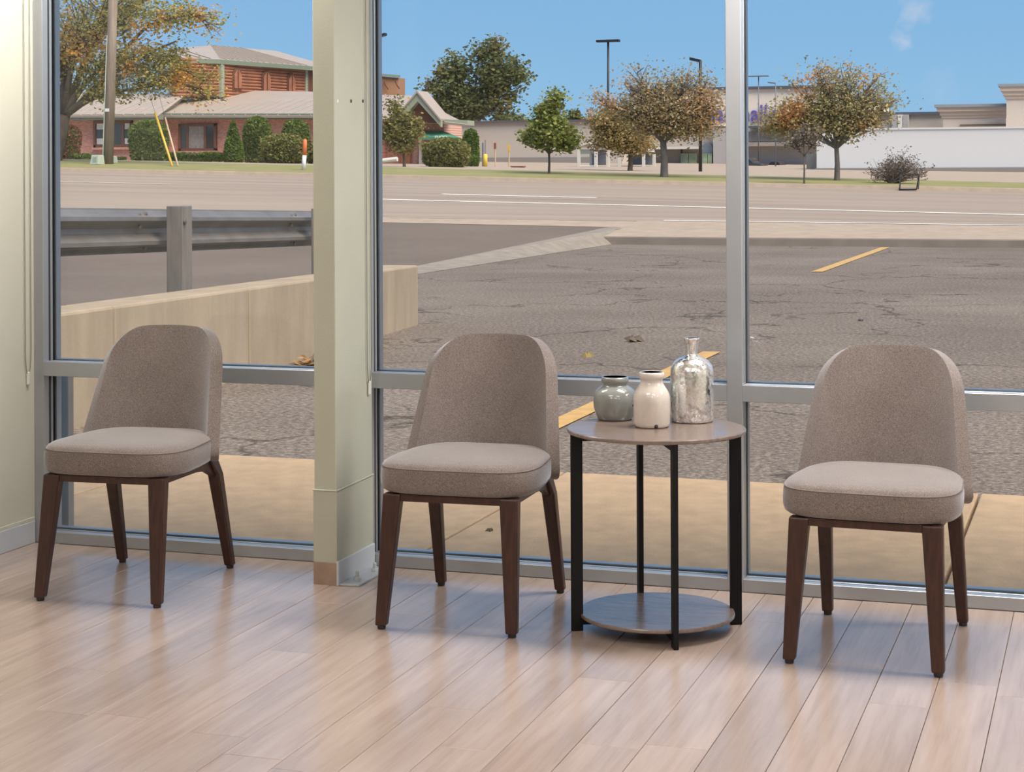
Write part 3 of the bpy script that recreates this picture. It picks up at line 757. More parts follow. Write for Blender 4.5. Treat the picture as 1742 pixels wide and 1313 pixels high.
# grey low post just outside the first window
b_ = MB().box((-3.826, 5.99, -.02), (-3.792, 6.03, .60)); b_.box((-3.829, 5.987, .60), (-3.789, 6.033, .612))
tag(b_.build('low_post', 'grey_post', org=(-3.81, 6.01, -.02), bevel=.003), 'slim grey post on the sidewalk outside the leftmost window', 'post')
# debris at the wall foot
lr = random.Random(9)
db = thing('leaf_litter', gpt(12.9, -.12) + Vector((0, 0, ZL)), 'small drift of dead leaves and a twig at the wall foot', 'leaf litter')
b_ = MB()
for k in range(160):
    p = gpt(lr.uniform(12.2, 13.6), -abs(lr.gauss(0, .12)) - .09) + Vector((0, 0, ZL + abs(lr.gauss(0, .025))))
    a = lr.uniform(0, 6.3); l = lr.uniform(.03, .07); e1 = Vector((cos(a), sin(a), lr.uniform(-.4, .4))) * l; e2 = Vector((-sin(a), cos(a), lr.uniform(-.4, .4))) * l * .5
    b_.add([p - e1, p + e2, p + e1, p - e2], [(0, 1, 2, 3)])
b_.build('leaves', 'leaf_brown', db, fix=False)
MB().tube([gpt(12.25, -.18) + Vector((0, 0, ZL + .02)), gpt(12.6, -.10) + Vector((0, 0, ZL + .05)), gpt(12.85, -.12) + Vector((0, 0, ZL + .02))], [.012, .015, .008], 6).build('twig', 'bark', db)
for k, (px, py, z, sz, lb) in enumerate(((1082, 581, ZL, .12, 'curled dead leaf on the asphalt nearest the bottle'), (1466, 546, ZL, .05, 'small dark stone on the asphalt behind the rightmost chair'), (1527, 400, .06, .10, 'small pale litter on the far curb'), (995, 606, ZL, .09, 'crumpled yellowish leaf on the asphalt above the round table'), (1112, 398, -.05, .10, 'dark gravel bits at the tip of the concrete strip'), (833, 902, -.018, .022, 'dark leaf scrap on the sidewalk behind the middle chair'))):
    p = atz(px, py, z); b_ = MB()
    for j in range(5):
        a = lr.uniform(0, 6.3); c = p + Vector((lr.uniform(-1, 1), lr.uniform(-1, 1), .15)) * sz * .5
        e1 = Vector((cos(a), sin(a), .35)) * sz * .5; e2 = Vector((-sin(a), cos(a), -.2)) * sz * .3
        b_.add([c - e1, c + e2, c + e1, c - e2, c + Vector((0, 0, sz * .35)), c - Vector((0, 0, sz * .1))], [(0, 1, 4), (1, 2, 4), (2, 3, 4), (3, 0, 4), (1, 0, 5), (2, 1, 5), (3, 2, 5), (0, 3, 5)])
    tag(b_.build('litter_scrap', ['bark', 'rubber', 'marker_white', 'leaf_brown', 'rubber', 'bark'][k], org=p), lb, 'litter', 'scraps lying outside')

# ================================================================== OUTSIDE: FURNITURE OF THE FAR VERGE
def pole(px0, px1, ytop, Y, w0, w1, m, name, label, cat, base=None):
    p0 = gp(px0, Y); p1 = at(px1, ytop, Y)
    o = MB().tube([p0 - Vector((0, 0, .1)), p0.lerp(p1, .5), p1], [w0, (w0 + w1) / 2, w1], 14).build(name, m, org=p0, smooth=True)
    return tag(o, label, cat)
up_ = thing('utility_pole', gp(184, 61.5), 'tall weathered wooden utility pole on the left verge', 'pole')
p0, p1 = gp(184, 61.5), at(194, -60, 61.5)
MB().tube([p0 - Vector((0, 0, .1)), p0.lerp(p1, .5), p1], [.205, .19, .17], 16).build('pole_shaft', 'pole_wood', up_, smooth=True)
q0, q1 = gp(174.5, 61.3), at(182, 60, 61.3)
MB().tube([q0, q1], .022, 6).build('conduit', 'box_green', up_)
MB().box(p0.lerp(p1, .27) + Vector((-.08, -.21, -.06)), p0.lerp(p1, .27) + Vector((.08, -.17, .06))).build('tag_plate', 'marker_white', up_)
def cabinet(pxa, pxb, ytop, Y, lb):
    a, b = gp(pxa, Y), gp(pxb, Y); zt = at(pxa, ytop, Y).z; zb = min(a.z, b.z)
    r = thing('utility_box', (a + b) / 2, lb, 'utility box', 'green utility boxes by the pole')
    rr = [[(a.x, Y - .22, zb), (b.x, Y - .22, zb), (b.x, Y + .25, zb), (a.x, Y + .25, zb)], [(a.x + .05, Y - .16, zt), (b.x - .02, Y - .16, zt), (b.x - .02, Y + .2, zt), (a.x + .05, Y + .2, zt)]]
    MB().loft(rr).build('body', 'box_green', r, bevel=.02)
    for k in range(5):
        z = zb + (zt - zb) * (.25 + .12 * k); yy = Y - .22 + .06 * (.25 + .12 * k)
        MB().box((a.x + .12, yy - .006, z), (b.x - .1, yy + .01, z + .012)).build('vent_slot', 'box_slot', r)
cabinet(157.5, 173, 263.5, 60.9, 'pale green utility box at the foot of the utility pole')
cabinet(189.5, 195.5, 265, 62.15, 'narrow pale box half hidden behind the utility pole')
for (xa, ya, xb, yb, m, rad, lb) in ((264, 192, 293, 279, 'guy_yellow', .045, 'slanting yellow guy wire guard in front of the big shrub'), (281, 200, 303, 279, 'guy_tan', .036, 'slanting tan guy wire guard beside the yellow one')):
    a, b = at(xa, ya, 62.5), gp(xb, 61.0)
    t_ = thing('guy_wire', b, lb, 'guy wire', 'guy wires of the utility pole')
    MB().tube([a, b], rad, 8).build('guard', m, t_, smooth=True)
    MB().tube([a + (a - b).normalized() * 3.2, a], .008, 5).build('wire', 'lamp_grey', t_)
mk = thing('marker_post', gp(517.5, 60.3), 'orange and white utility marker post on the grass', 'marker post')
b0 = gp(516.5, 60.3); b1 = at(518, 264, 60.3); b2 = at(519, 238, 60.3)
MB().tube([b0, b1], .075, 12).build('white_sleeve', 'marker_white', mk, smooth=True)
MB().tube([b1, b2, b2 + Vector((0, 0, .03))], [.075, .072, .03], 12).build('orange_cap', 'marker_orange', mk, smooth=True)
def lamp(px, ytop, Y, heads, m, lb, w=.10):
    p0 = gp(px, Y); p1 = at(px, ytop, Y)
    t_ = thing('street_lamp', p0, lb, 'street lamp', 'parking lot lamps')
    MB().tube([p0 - Vector((0, 0, .1)), p1], [w, w * .8], 10).build('pole_shaft', m, t_, smooth=True)
    hs = .5 if w < .05 else 1.0
    for (dx, dz, l) in heads:
        a = p1 + Vector((0, 0, -.02)); e = Vector((dx, 0, dz))
        MB().loft([[a + e * s_ + Vector((0, q, h)) for q, h in ((-.18, -.06 * hs), (.18, -.06 * hs), (.18, .06 * hs), (-.18, .06 * hs))] for s_ in (.0, .35, 1.0)]).build('lamp_head', m, t_)
lamp(1034.5, 69, 92, [(-.62, .0, 1), (.62, .0, 1)], 'lamp_black', 'tall black parking lamp with two flat heads', .07)
lamp(1191.5, 103, 72, [(-.42, .10, 1)], 'lamp_black', 'tall black parking lamp with one head beside the mullion', .075)
lamp(1290.5, 129, 98, [(-.55, .0, 1), (.55, .0, 1)], 'lamp_grey', 'thin distant lamp with two heads before the beige store', .035)
lamp(1319.5, 141, 95, [(-.40, .05, 1)], 'lamp_grey', 'thin distant lamp with one head before the beige store', .035)
lamp(643, 62, 84, [(.42, .12, 1)], 'lamp_black', 'parking lamp hidden behind the column with its head peeking out', .08)
# bollard, sign posts, planter blocks before the grey store
def signpost(px, ytop, Y, lb, m='lamp_grey', plate=None, w=.035, ybase=None):
    p0 = gp(px, Y) if ybase is None else at(px, ybase, Y); p1 = at(px, ytop, Y)
    t_ = thing('sign_post', p0, lb, 'sign post', 'posts before the long grey building')
    MB().tube([p0 - Vector((0, 0, .05)), p1], w, 8).build('post', m, t_)
    if plate:
        MB().box((p1.x - .06, Y - .05, p1.z - .28), (p1.x + .06, Y - .03, p1.z)).build('sign_plate', plate, t_, bevel=.004)
signpost(821.5, 243, 78, 'thin grey post left of the yellow bollard', 'lamp_grey', None, .045)
signpost(842.5, 243, 78, 'thin post with a small rusty sign plate', 'guy_tan', 'terracotta', .03)
signpost(866, 246, 76, 'thin post with a small yellow sign plate', 'guy_tan', 'sign_yellow', .035)
bo = thing('bollard', gp(825.5, 77), 'yellow bollard with a thin grey pipe before the grey building', 'bollard')
MB().tube([gp(825.5, 77), at(825.5, 263, 77), at(825.5, 262, 77)], [.10, .10, .06], 12).build('yellow_sleeve', 'bollard_yellow', bo, smooth=True)
MB().tube([at(825.5, 262, 77), at(825.5, 238, 77)], .025, 8).build('pipe', 'lamp_grey', bo)
for pxa, pxb, lb in ((869, 878, 'left rusty planter block before the grey building'), (881, 890, 'right rusty planter block before the grey building')):
    a, b = gp(pxa, 74), gp(pxb, 74); zt = at(pxa, 286, 74).z
    b_ = MB().box((a.x, 74, a.z - .05), (b.x, 74.3, zt + .05)); b_.box((a.x - .02, 73.97, zt + .05), (b.x + .02, 74.33, zt + .10))
    tag(b_.build('planter_block', 'terracotta', org=(a + b) / 2, bevel=.01), lb, 'planter', 'rusty planter blocks')
# black wire frame at the far gutter
fr_ = thing('wire_rack', gp(1545, 57.6), 'black metal frame rack standing in the far gutter', 'rack')
Y = 57.7
zg = gz(gp(1545, Y).x, Y)
A, B, C_, D_ = at(1532, 297, Y), at(1564, 297, Y), at(1530.5, 322, Y), at(1559, 323, Y)
for a, b in ((A, C_), (B, D_)): MB().tube([a, Vector((b.x, b.y, zg + .02))], .022, 6).build('upright', 'lamp_black', fr_)
MB().tube([A, B], .024, 6).build('top_bar', 'lamp_black', fr_)
MB().box((C_.x, Y - .25, zg + .01), (D_.x, Y + .05, zg + .06)).build('base_rack', 'lamp_black', fr_)
for a, b in ((A, C_), (B, D_)): MB().tube([a + Vector((0, -.02, 0)), Vector((a.x, Y - .35, zg + .06))], .018, 6).build('brace', 'lamp_black', fr_)
for x in (C_.x + .03, D_.x - .03): MB().lathe([(.02, -.02), (.045, -.015), (.045, .015), (.02, .02)], 10, (x, Y - .2, zg + .045)).build('wheel', 'tyre', fr_)

# ================================================================== OUTSIDE: BUILDINGS
def V(px, py, Y): return at(px, py, Y)
def rayplane(px, py, p, n):
    d = ray(px, py); o = Vector((0, 0, EYE)); return o + d * ((p - o).dot(n) / d.dot(n))
def pbox(mb, pxa, pxb, ya, yb, Y, depth, drop=None):
    # a box whose front face at distance Y spans the given picture columns; ya top, yb bottom rows (taken at column pxa)
    a = V(pxa, ya, Y); b = V(pxb, ya, Y); zb = V(pxa, yb, Y).z if drop is None else drop
    mb.box((a.x, Y, zb), (b.x, Y + depth, a.z)); return mb
def slope_roof(root, pts, name, m='metal_roof', rib=None, th=.12):
    pts = [Vector(p) for p in pts]
    n = (pts[1] - pts[0]).cross(pts[2] - pts[0]).normalized()
    if n.z < 0: n = -n
    b_ = MB().prism(pts, -n * th); o = b_.build(name, m, root)
    if rib:                           # standing seams: pts[0]-pts[1] is the eave, pts[-1]-pts[2] the ridge
        rb = MB(); k = int((pts[1] - pts[0]).length / rib)
        for i in range(1, k):
            e = pts[0].lerp(pts[1], i / k)
            dirn = Vector((0, 0, 1)) - n * n.z; dirn.normalize()
            best = None
            poly = pts[1:] + [pts[0]]
            for q0, q1 in zip(poly, poly[1:]):
                dd = q1 - q0
                M = Matrix(((dirn.x, -dd.x), (dirn.y, -dd.y)))
                if abs(M.determinant()) < 1e-6: continue
                s = M.inverted() @ Vector((q0.x - e.x, q0.y - e.y))
                if -1e-3 <= s[1] <= 1.001 and s[0] > .3: best = s[0] if best is None else min(best, s[0])
            if best:
                f = e + dirn * best; w = (pts[1] - pts[0]).normalized() * .025
                rb.loft([[q - w, q + w, q + w + n * .05, q - w + n * .05] for q in (e, f)])
        if rb.v: rb.build('standing_seams', 'roof_rib', o, fix=False)['kind'] = 'stuff'
    return o

# --- brick restaurant -------------------------------------------------
RB = thing('brick_building', gp(400, 90), 'low red brick restaurant with pale metal roofs and log-sided upper storey', 'building')
zg0 = gz(-50, 88) - .4
def wallbox(pxa, pxb, ytop, Y, depth, m='brick', name='wall'):
    b_ = MB(); pbox(b_, pxa, pxb, ytop, 0, Y, depth, drop=zg0); return b_.build(name, m, RB)
wallbox(40, 262, 203, 86.5, 10); wallbox(262.5, 640, 202, 88, 9); wallbox(641, 755, 208, 89.5, 2.8)
# gutters and fascias
def beam(pts, h, d, m, name, parent):
    b_ = MB().loft([[p, p + Vector((0, d, 0)), p + Vector((0, d, h)), p + Vector((0, 0, h))] for p in pts]); return b_.build(name, m, parent)
beam([V(36, 205, 85.6), V(264, 203, 85.6)], .30, .9, 'green_trim', 'gutter', RB)
beam([V(264, 202, 87.1), V(640, 203, 87.1)], .30, .9, 'green_trim', 'gutter', RB)
beam([V(664, 208, 88.4), V(795, 213, 88.4)], .26, 1.1, 'sage_trim', 'gutter', RB)
# lower roofs
slope_roof(RB, [V(30, 197, 85.5), V(264, 196, 85.5), V(312, 160, 91), V(60, 156, 91)], 'roof_slope', rib=.62)
slope_roof(RB, [V(264, 196, 85.5), V(312, 160, 91), V(311, 176, 94)], 'roof_hip')
slope_roof(RB, [V(255, 196, 87.0), V(642, 197, 87.0), V(642, 158, 96), V(290, 151, 96)], 'roof_slope', rib=.62)
slope_roof(RB, [V(600, 200, 88.3), V(742, 205.5, 88.3), V(708, 163, 94.5), V(600, 159.5, 94.5)], 'roof_slope', rib=.62)
slope_roof(RB, [V(736, 205, 88.25), V(797, 212, 88.25), V(711, 168, 94.3)], 'roof_hip')
# entrance gable
ap, lf, rf = V(710.5, 164, 87.8), V(672, 207, 87.8), V(750, 209, 87.8)
dep = Vector((0, 1.6, 0))
MB().prism([ap + Vector((0, .4, -.25)), lf + Vector((.3, .4, 0)), rf + Vector((-.3, .4, 0))], (0, .3, 0)).build('gable_panel', 'shutter_brown', RB)
for a, b in ((ap, lf), (ap, rf)):
    n = Vector((0, 0, -1)); MB().prism([a + Vector((0, 0, .18)), b + Vector((0, 0, .12)), b + Vector((0, 0, -.22)), a + Vector((0, 0, -.26))], (0, .25, 0)).build('barge_board', 'sage_trim', RB)
    MB().prism([a + Vector((0, -.1, .30)), b + Vector((0, -.1, .22)), b + Vector((0, -.1, .12)), a + Vector((0, -.1, .18))], dep).build('gable_roof', 'metal_roof', RB)
# awning with lettering
aw = MB()
t0, t1, f0, f1 = V(717, 222, 89.4), V(752, 222, 89.4), V(717, 232.5, 87.6), V(784, 234.5, 87.6)
vl = Vector((0, 0, -.15))
aw.add([t0, t1, f1, f0, f0 + vl, f1 + vl, V(717, 236, 89.4), V(784, 238, 89.4)], [(0, 1, 2, 3), (3, 2, 5, 4), (0, 3, 4, 6), (1, 7, 5, 2), (0, 6, 7, 1)])
awo = aw.build('awning', 'green_awning', RB)
def text_mesh(body, name, m, parent, left, right_px, Y, height, extr=.02, rotz=0):
    cu = bpy.data.curves.new(name, 'FONT'); cu.body = body; cu.size = 1; cu.extrude = extr
    to = bpy.data.objects.new('tmp_text', cu); COL.objects.link(to)
    bpy.context.view_layer.update()
    me = bpy.data.meshes.new_from_object(to.evaluated_get(bpy.context.evaluated_depsgraph_get()))
    bpy.data.objects.remove(to)
    xs = [v.co.x for v in me.vertices]; ys = [v.co.y for v in me.vertices]
    w = right_px - left.x; sx = w / (max(xs) - min(xs)); sy = height / (max(ys) - min(ys))
    org = Vector((0, 0, 0)); p = parent
    while p is not None: org = org + p.location; p = p.parent
    x0, y0 = min(xs), min(ys)
    for v in me.vertices:
        x, y, z = v.co; v.co = Vector((left.x + (x - x0) * sx, Y - z * 1.0, left.z + (y - y0) * sy)) - org
    me.name = name; me.materials.clear(); me.materials.append(MATS[m])
    o = bpy.data.objects.new(name, me); COL.objects.link(o); o.parent = parent
    return o
text_mesh('ELJOO', 'awning_lettering', 'lettering_white', awo, V(740, 236, 87.55), V(760, 236, 87.55).x, 87.55, .16, .01)
MB().box(V(712.5, 290, 88.2), V(717, 232, 88.2) + Vector((0, .3, 0))).build('pillar', 'store_grey', RB)
wb = MB(); pbox(wb, 680, 697.5, 254, 288, 89.35, .2); d_ = wb.build('door', 'orange_door', RB)
wb = MB(); pbox(wb, 702, 711, 250, 288, 89.3, .25); wb.build('brick_pier', 'brick', RB)
# windows
def bwindow(pxa, pxb, ya, yb, Y, splits, fills):
    w = MB()
    a, b = V(pxa, ya, Y), V(pxb, ya, Y); zb = V(pxa, yb, Y).z
    t = .14
    w.box((a.x, Y - .12, zb), (b.x, Y + .1, zb + t)).box((a.x, Y - .12, a.z - t), (b.x, Y + .1, a.z)).box((a.x, Y - .12, zb), (a.x + t, Y + .1, a.z)).box((b.x - t, Y - .12, zb), (b.x, Y + .1, a.z))
    xs = [a.x + t * .5] + [V(s, ya, Y).x for s in splits] + [b.x - t * .5]
    for x in xs[1:-1]: w.box((x - .07, Y - .11, zb), (x + .07, Y + .1, a.z))
    o = w.build('window', 'wood_frame', RB)
    for i, (x0, x1) in enumerate(zip(xs, xs[1:])):
        MB().box((x0, Y - .05, zb + t * .5), (x1, Y - .02, a.z - t * .5)).build('window_pane', 'dark_glass' if fills[i] != 'c' else 'curtain', o)
        if fills[i] == 'p':
            for zz in (.12, .68): MB().box((x0 + .12, Y - .075, zb + (a.z - zb) * zz), (x1 - .10, Y - .055, zb + (a.z - zb) * (zz + .22))).build('window_poster', 'poster_white', o)
    MB().box((a.x - .05, Y - .2, zb - .12), (b.x + .05, Y, zb)).build('window_sill', 'brick', o)
bwindow(160.5, 226, 206, 251, 86.45, (187, 210), 'pdp')
bwindow(305, 369, 211, 257, 87.95, (320, 350), 'dcd')
# upper storey with log siding
zt = V(377, 101, 93).z; zb_ = V(377, 154, 93).z
Cc = V(377, 101, 93)
def on_z(px, py, z):                  # point of the view line at height z
    d = ray(px, py); return Vector((0, 0, EYE)) + d * ((z - EYE) / d.z)
Rr_ = on_z(521, 113, zt); Ll = on_z(292, 97.2, zt)
back = Vector((-3, 16, 0))
def logwall(p, q, name):
    n_ = 12; rings = []; nn = Vector((q.y - p.y, -(q.x - p.x), 0)).normalized()
    if nn.y > 0: nn = -nn
    prof_ = []
    for i in range(n_):
        z0 = zb_ - .4 + (zt - zb_ + .4) * i / n_; h = (zt - zb_ + .4) / n_
        prof_ += [(0.0, z0), (.07, z0 + h * .18), (.10, z0 + h * .5), (.07, z0 + h * .85)]
    prof_.append((0, zt))
    rings = [[Vector((e.x, e.y, z)) + nn * o_ for o_, z in prof_] for e in (p, q)]
    b_ = MB().loft(rings, cap=False, closed=False); b_.build(name, 'log_siding', RB)
    return nn
nR = logwall(Cc, Rr_, 'log_wall'); nL = logwall(Cc, Ll, 'log_wall')
MB().prism([Vector((p.x, p.y, zb_ - .4)) for p in (Cc, Rr_, Rr_ + back, Ll + Vector((0, 18, 0)), Ll)], (0, 0, zt - zb_ + .38)).build('upper_core', 'shutter_brown', RB)
for e, w in ((Cc, .13), (Rr_, .08)):
    MB().box((e.x - w, e.y - .25, zb_ - .4), (e.x + w, e.y + .1, zt)).build('corner_trim', 'sage_trim', RB, bevel=.01)
for cx, hw, y0, y1 in ((404, 7.6, 115, 153), (453.5, 7.2, 119, 157), (496, 6.6, 124, 160)):
    c0 = rayplane(cx - hw, y1, Cc + nR * .14, nR); c1 = rayplane(cx + hw, y1, Cc + nR * .14, nR); tp = rayplane(cx, y0, Cc + nR * .14, nR).z
    ux = (c1 - c0); hwid = ux.length / 2; ux = ux.normalized(); mid = (c0 + c1) / 2; zs = tp - hwid
    poly = [c0, c1] + [Vector((mid.x, mid.y, zs)) + ux * hwid * cos(pi * k / 10) + Vector((0, 0, hwid * sin(pi * k / 10))) for k in range(11)]
    o = MB().prism(poly, -nR * .08).build('arched_shutter', 'shutter_brown', RB)
    for side in (-1, 1):
        pin = [Vector((mid.x, mid.y, mid.z + .1)) + ux * side * u + nR * .03 for u in (.05, hwid - .08)]
        MB().prism([pin[0], pin[1], Vector((pin[1].x, pin[1].y, zs)), Vector((pin[0].x, pin[0].y, zs + hwid * .75))], nR * .03).build('shutter_leaf', 'log_siding', o)
# upper hip roof
ov = .35
eC, eR, eL = Cc + Vector((.1, -ov, -.02)), Rr_ + Vector((.6, -ov, -.02)), Ll + Vector((-.4, -ov, -.02))
g1 = V(358, 77, 99); ed = (eR - eC).normalized()
g2 = g1 + ed * 9.0
for _k in range(60):
    _d = g2 - Vector((0, 0, EYE)); _u = CX + FPX * _d.dot(rt) / _d.dot(fw); g2 = g2 + ed * (470 - _u) * .02
slope_roof(RB, [eC, eR, g2, g1], 'upper_roof_slope', rib=.55)
slope_roof(RB, [eL, eC, g1, V(320, 80, 99)], 'upper_roof_slope', rib=.55)
slope_roof(RB, [eR, eR + Vector((-2, 14, 0)), g2], 'upper_roof_hip')
beam([eC + Vector((0, -.02, -.26)), eR + Vector((0, -.02, -.26))], .24, .15, 'green_trim', 'upper_gutter', RB)
beam([eL + Vector((0, -.02, -.26)), eC + Vector((0, -.02, -.26))], .24, .15, 'green_trim', 'upper_gutter', RB)
# tan block right of the upper storey
a, b = V(523, 121, 103), V(677, 130, 106)
z1 = V(600, 124, 104).z
MB().loft([[(a.x, 103, zb_ - 1), (b.x, 106, zb_ - 1), (b.x, 107.2, zb_ - 1), (a.x, 107.2, zb_ - 1)], [(a.x, 103, V(523, 119, 103).z), (b.x, 106, V(688.5, 132, 106).z), (b.x, 107.2, V(688.5, 132, 106).z), (a.x, 107.2, V(523, 119, 103).z)]]).build('tan_block', 'tan_siding', RB)
beam([V(523, 119, 102.8), V(678, 131.5, 105.8)], .14, .3, 'green_trim', 'block_coping', RB)
for px, py in ((656, 145), (675, 144)):
    p = V(px, py, 105.4); MB().tube([p + Vector((-.1, 0, .25)), p, p + Vector((.18, 0, -.25))], .05, 6).build('wall_bracket', 'shutter_brown', RB)
MB().tube([V(648, 274, 84), V(676, 270.5, 84)], .12, 8).build('handrail', 'white_frame', RB)

# --- long grey store ----------------------------------------------------
GB = thing('grey_store', gp(900, 100), 'long plain grey store building with dark base band', 'building')
g = MB(); pbox(g, 760, 1058, 209, 0, 100, 3.5, drop=gz(-25, 100) - .4); g.build('wall', 'store_grey', GB)
g = MB(); pbox(g, 758, 1058, 206.5, 209.5, 99.8, 3.8); g.build('parapet_cap', 'cap_dark', GB)
zb0 = gz(-25, 100) - .4
g = MB(); pbox(g, 770, 1012, 268.5, 0, 99.85, .3, drop=zb0); g.build('base_band', 'store_band', GB)
# --- beige store with blue letters ---------------------------------------
BS = thing('beige_store', gp(1240, 104), 'tall beige store front with blue lettering behind the trees', 'building')
zb1 = gz(-18, 104) - .4
g = MB(); pbox(g, 1073, 1398, 155, 0, 104, 34, drop=zb1); g.build('facade', 'store_beige', BS)
g = MB(); pbox(g, 1071, 1400, 151, 155.5, 103.8, 34.4); g.build('parapet_cap', 'cap_dark', BS)
L0 = V(1193, 208, 103.9)
text_mesh('Marshalls', 'store_lettering', 'letter_blue', BS, L0, V(1319, 208, 103.9).x, 103.9, V(1193, 180, 103.9).z - L0.z, .06)
g = MB(); pbox(g, 1085, 1232, 211.5, 216, 103.2, .9); g.build('cornice_band', 'cornice', BS)
g = MB(); pbox(g, 1272, 1398, 214, 218, 103.0, 1.1); g.build('cornice_band', 'cap_dark', BS)
g = MB(); pbox(g, 1262, 1398, 224, 241, 103.6, .5); g.build('stone_band', 'store_stone', BS)
g = MB(); pbox(g, 1262, 1398, 242, 249, 102.4, 1.8); g.build('canopy_fascia', 'store_stone', BS)
g = MB(); pbox(g, 1262, 1398, 249, 0, 103.5, .6, drop=zb1); g.build('lower_wall', 'store_block', BS)
g = MB(); pbox(g, 1213, 1262, 218, 0, 103.1, 1.0, drop=zb1); g.build('block_pier', 'store_block', BS)
g = MB(); pbox(g, 1093, 1190, 250, 254, 102.6, 1.5); g.build('entrance_canopy', 'white_frame', BS)
g = MB(); pbox(g, 1093, 1158, 254, 0, 103.5, .6, drop=zb1); g.build('shop_window', 'store_band', BS)
c = V(1202.5, 252, 103.4); hw_ = V(1212, 252, 103.4).x - c.x
MB().prism([Vector((c.x - hw_, 103.4, zb1)), Vector((c.x + hw_, 103.4, zb1))] + [Vector((c.x + hw_ * cos(pi * k / 10), 103.4, c.z + hw_ * .9 * sin(pi * k / 10))) for k in range(11)], (0, .5, 0)).build('arched_entrance', 'arch_blue', BS)
for (pa_, pb_) in ((1158, 1171), (1172, 1185), (1194, 1203), (1204, 1211)):
    g = MB(); pbox(g, pa_, pb_, 261, 289, 103.2, .15); g.build('entrance_glass', 'reflection_glass', BS)
# --- cart shelters with white frames --------------------------------------
def shelter(pxa, pxb, ytop, Y, lb, dome=True):
    a, b = gp(pxa, Y), gp(pxb, Y); zt = V(pxa, ytop + 8, Y).z; zp = V(pxa, ytop, Y).z
    t_ = thing('cart_shelter', (a + b) / 2, lb, 'shelter', 'white framed shelters')
    for x in (a.x, b.x):
        for y in (Y, Y + 2.2): MB().box((x - .07, y - .07, min(a.z, b.z) - .2), (x + .07, y + .07, zt)).build('post', 'white_frame', t_)
    rings = []
    for s_ in lin(0, 1, 9):
        x = a.x + (b.x - a.x) * s_; z = zt + (zp - zt) * sin(pi * (.15 + .7 * s_))
        rings.append([(x, Y - .1, z), (x, Y + 2.3, z), (x, Y + 2.3, z + .12), (x, Y - .1, z + .12)])
    MB().loft(rings).build('curved_roof', 'white_frame', t_)
    MB().box((a.x + .08, Y + .02, V(pxa, 262, Y).z), (b.x - .08, Y + .05, zt)).build('clear_panel', 'clear_panel', t_)
    MB().box((a.x + .08, Y + 2.1, min(a.z, b.z) + .1), (b.x - .08, Y + 2.14, zt)).build('back_panel', 'lamp_grey', t_)
    MB().tube([(a.x, Y, (zt + a.z) / 2 - .4), (b.x, Y, (zt + a.z) / 2 - .4)], .04, 6).build('rail', 'white_frame', t_)
shelter(985, 1014, 246, 84, 'white framed shelter with curved roof right of the green tree')
shelter(1054, 1095, 254, 88, 'white framed shelter half hidden behind the rust brown tree')
# --- parked cars ------------------------------------------------------------
def car(pxa, pxb, ytop, ybot, Y, lb, flip=False):
    a, b = V(pxa, ybot, Y), V(pxb, ybot, Y); L = b.x - a.x; h = V(pxa, ytop, Y).z - a.z
    t_ = thing('parked_car', Vector(((a.x + b.x) / 2, Y, a.z)), lb, 'car', 'dark cars before the beige store')
    pr = [(0, .22), (.01, .52), (.10, .60), (.20, .92), (.32, 1.0), (.62, .98), (.76, .66), (.94, .58), (1.0, .45), (1.0, .22)]
    MB().prism([Vector((a.x + L * ((1 - u) if flip else u), Y, a.z + h * v)) for u, v in pr], (0, 1.8, 0)).build('body', 'car_dark', t_, bevel=.06)
    for y in (Y - .012, Y + 1.79):
        MB().prism([Vector((a.x + L * ((1 - u) if flip else u), y, a.z + h * v)) for u, v in ((.16, .62), (.23, .88), (.33, .94), (.60, .92), (.70, .66))], (0, .02, 0)).build('side_window', 'car_glass', t_)
    for u in (.18, .80):
        for y in (Y - .02, Y + 1.58):
            c = (a.x + L * u, y, a.z + h * .20); rw = h * .20
            MB().loft([[(c[0] + rw * cos(2*pi*k/14), y + d, c[2] + rw * sin(2*pi*k/14)) for k in range(14)] for d in (0, .22)]).build('wheel', 'tyre', t_)
car(1236, 1298, 268, 293.5, 96, 'dark parked car at the mullion edge before the beige store')
car(1297, 1333, 274, 293, 99.5, 'dark parked car left of the thin young tree', True)
# --- white wall and cream buildings on the right ----------------------------------
zb2 = gz(-6, 85) - .4
WW = thing('white_boundary_wall', gp(1560, 85), 'long white rendered wall across the right of the view', 'wall')
g = MB(); pbox(g, 1389, 1900, 222, 0, 85, .5, drop=zb2); g.build('wall_panel', 'white_wall', WW)
a_, b_2 = V(1389, 222, 85), V(1900, 222, 85)
MB().box((a_.x - .03, 84.95, a_.z), (b_2.x, 85.55, a_.z + .08)).build('coping', 'white_wall', WW)
MB().box((a_.x, 84.5, zb2), (b_2.x, 84.98, gz(-6, 85) + .18)).build('base_kerb', 'store_band', WW)
def stepped(root, pxa, pxb, ytop, Y, depth, wallm, steps, capm='cornice_cap', drop=zb2):
    w = MB(); pbox(w, pxa, pxb, ytop, 0, Y, depth, drop=drop); w.build('wall', wallm, root)
    zt = V(pxa, ytop, Y).z; x0, x1 = V(pxa, ytop, Y).x, V(pxb, ytop, Y).x
    n = len(steps)
    z = zt
    for i, (o_, h) in enumerate(steps):
        z -= 0
        MB().box((x0 - o_, Y - o_, z - sum(q[1] for q in steps[:i + 1])), (x1 + o_, Y + depth + o_, z - sum(q[1] for q in steps[:i]))).build('cornice_step', capm if i == 0 else 'cornice', root)
r1 = thing('cream_building', gp(1650, 95), 'cream building with stepped cornice behind the white wall', 'building')
stepped(r1, 1604, 1711, 178, 99.8, 4.0, 'cream_wall', [(.42, .16), (.30, .22), (.16, .2), (.08, .14)])
g = MB(); pbox(g, 1633, 1711, 211.5, 214.5, 99.7, .2); g.build('brown_band', 'brown_band', r1)
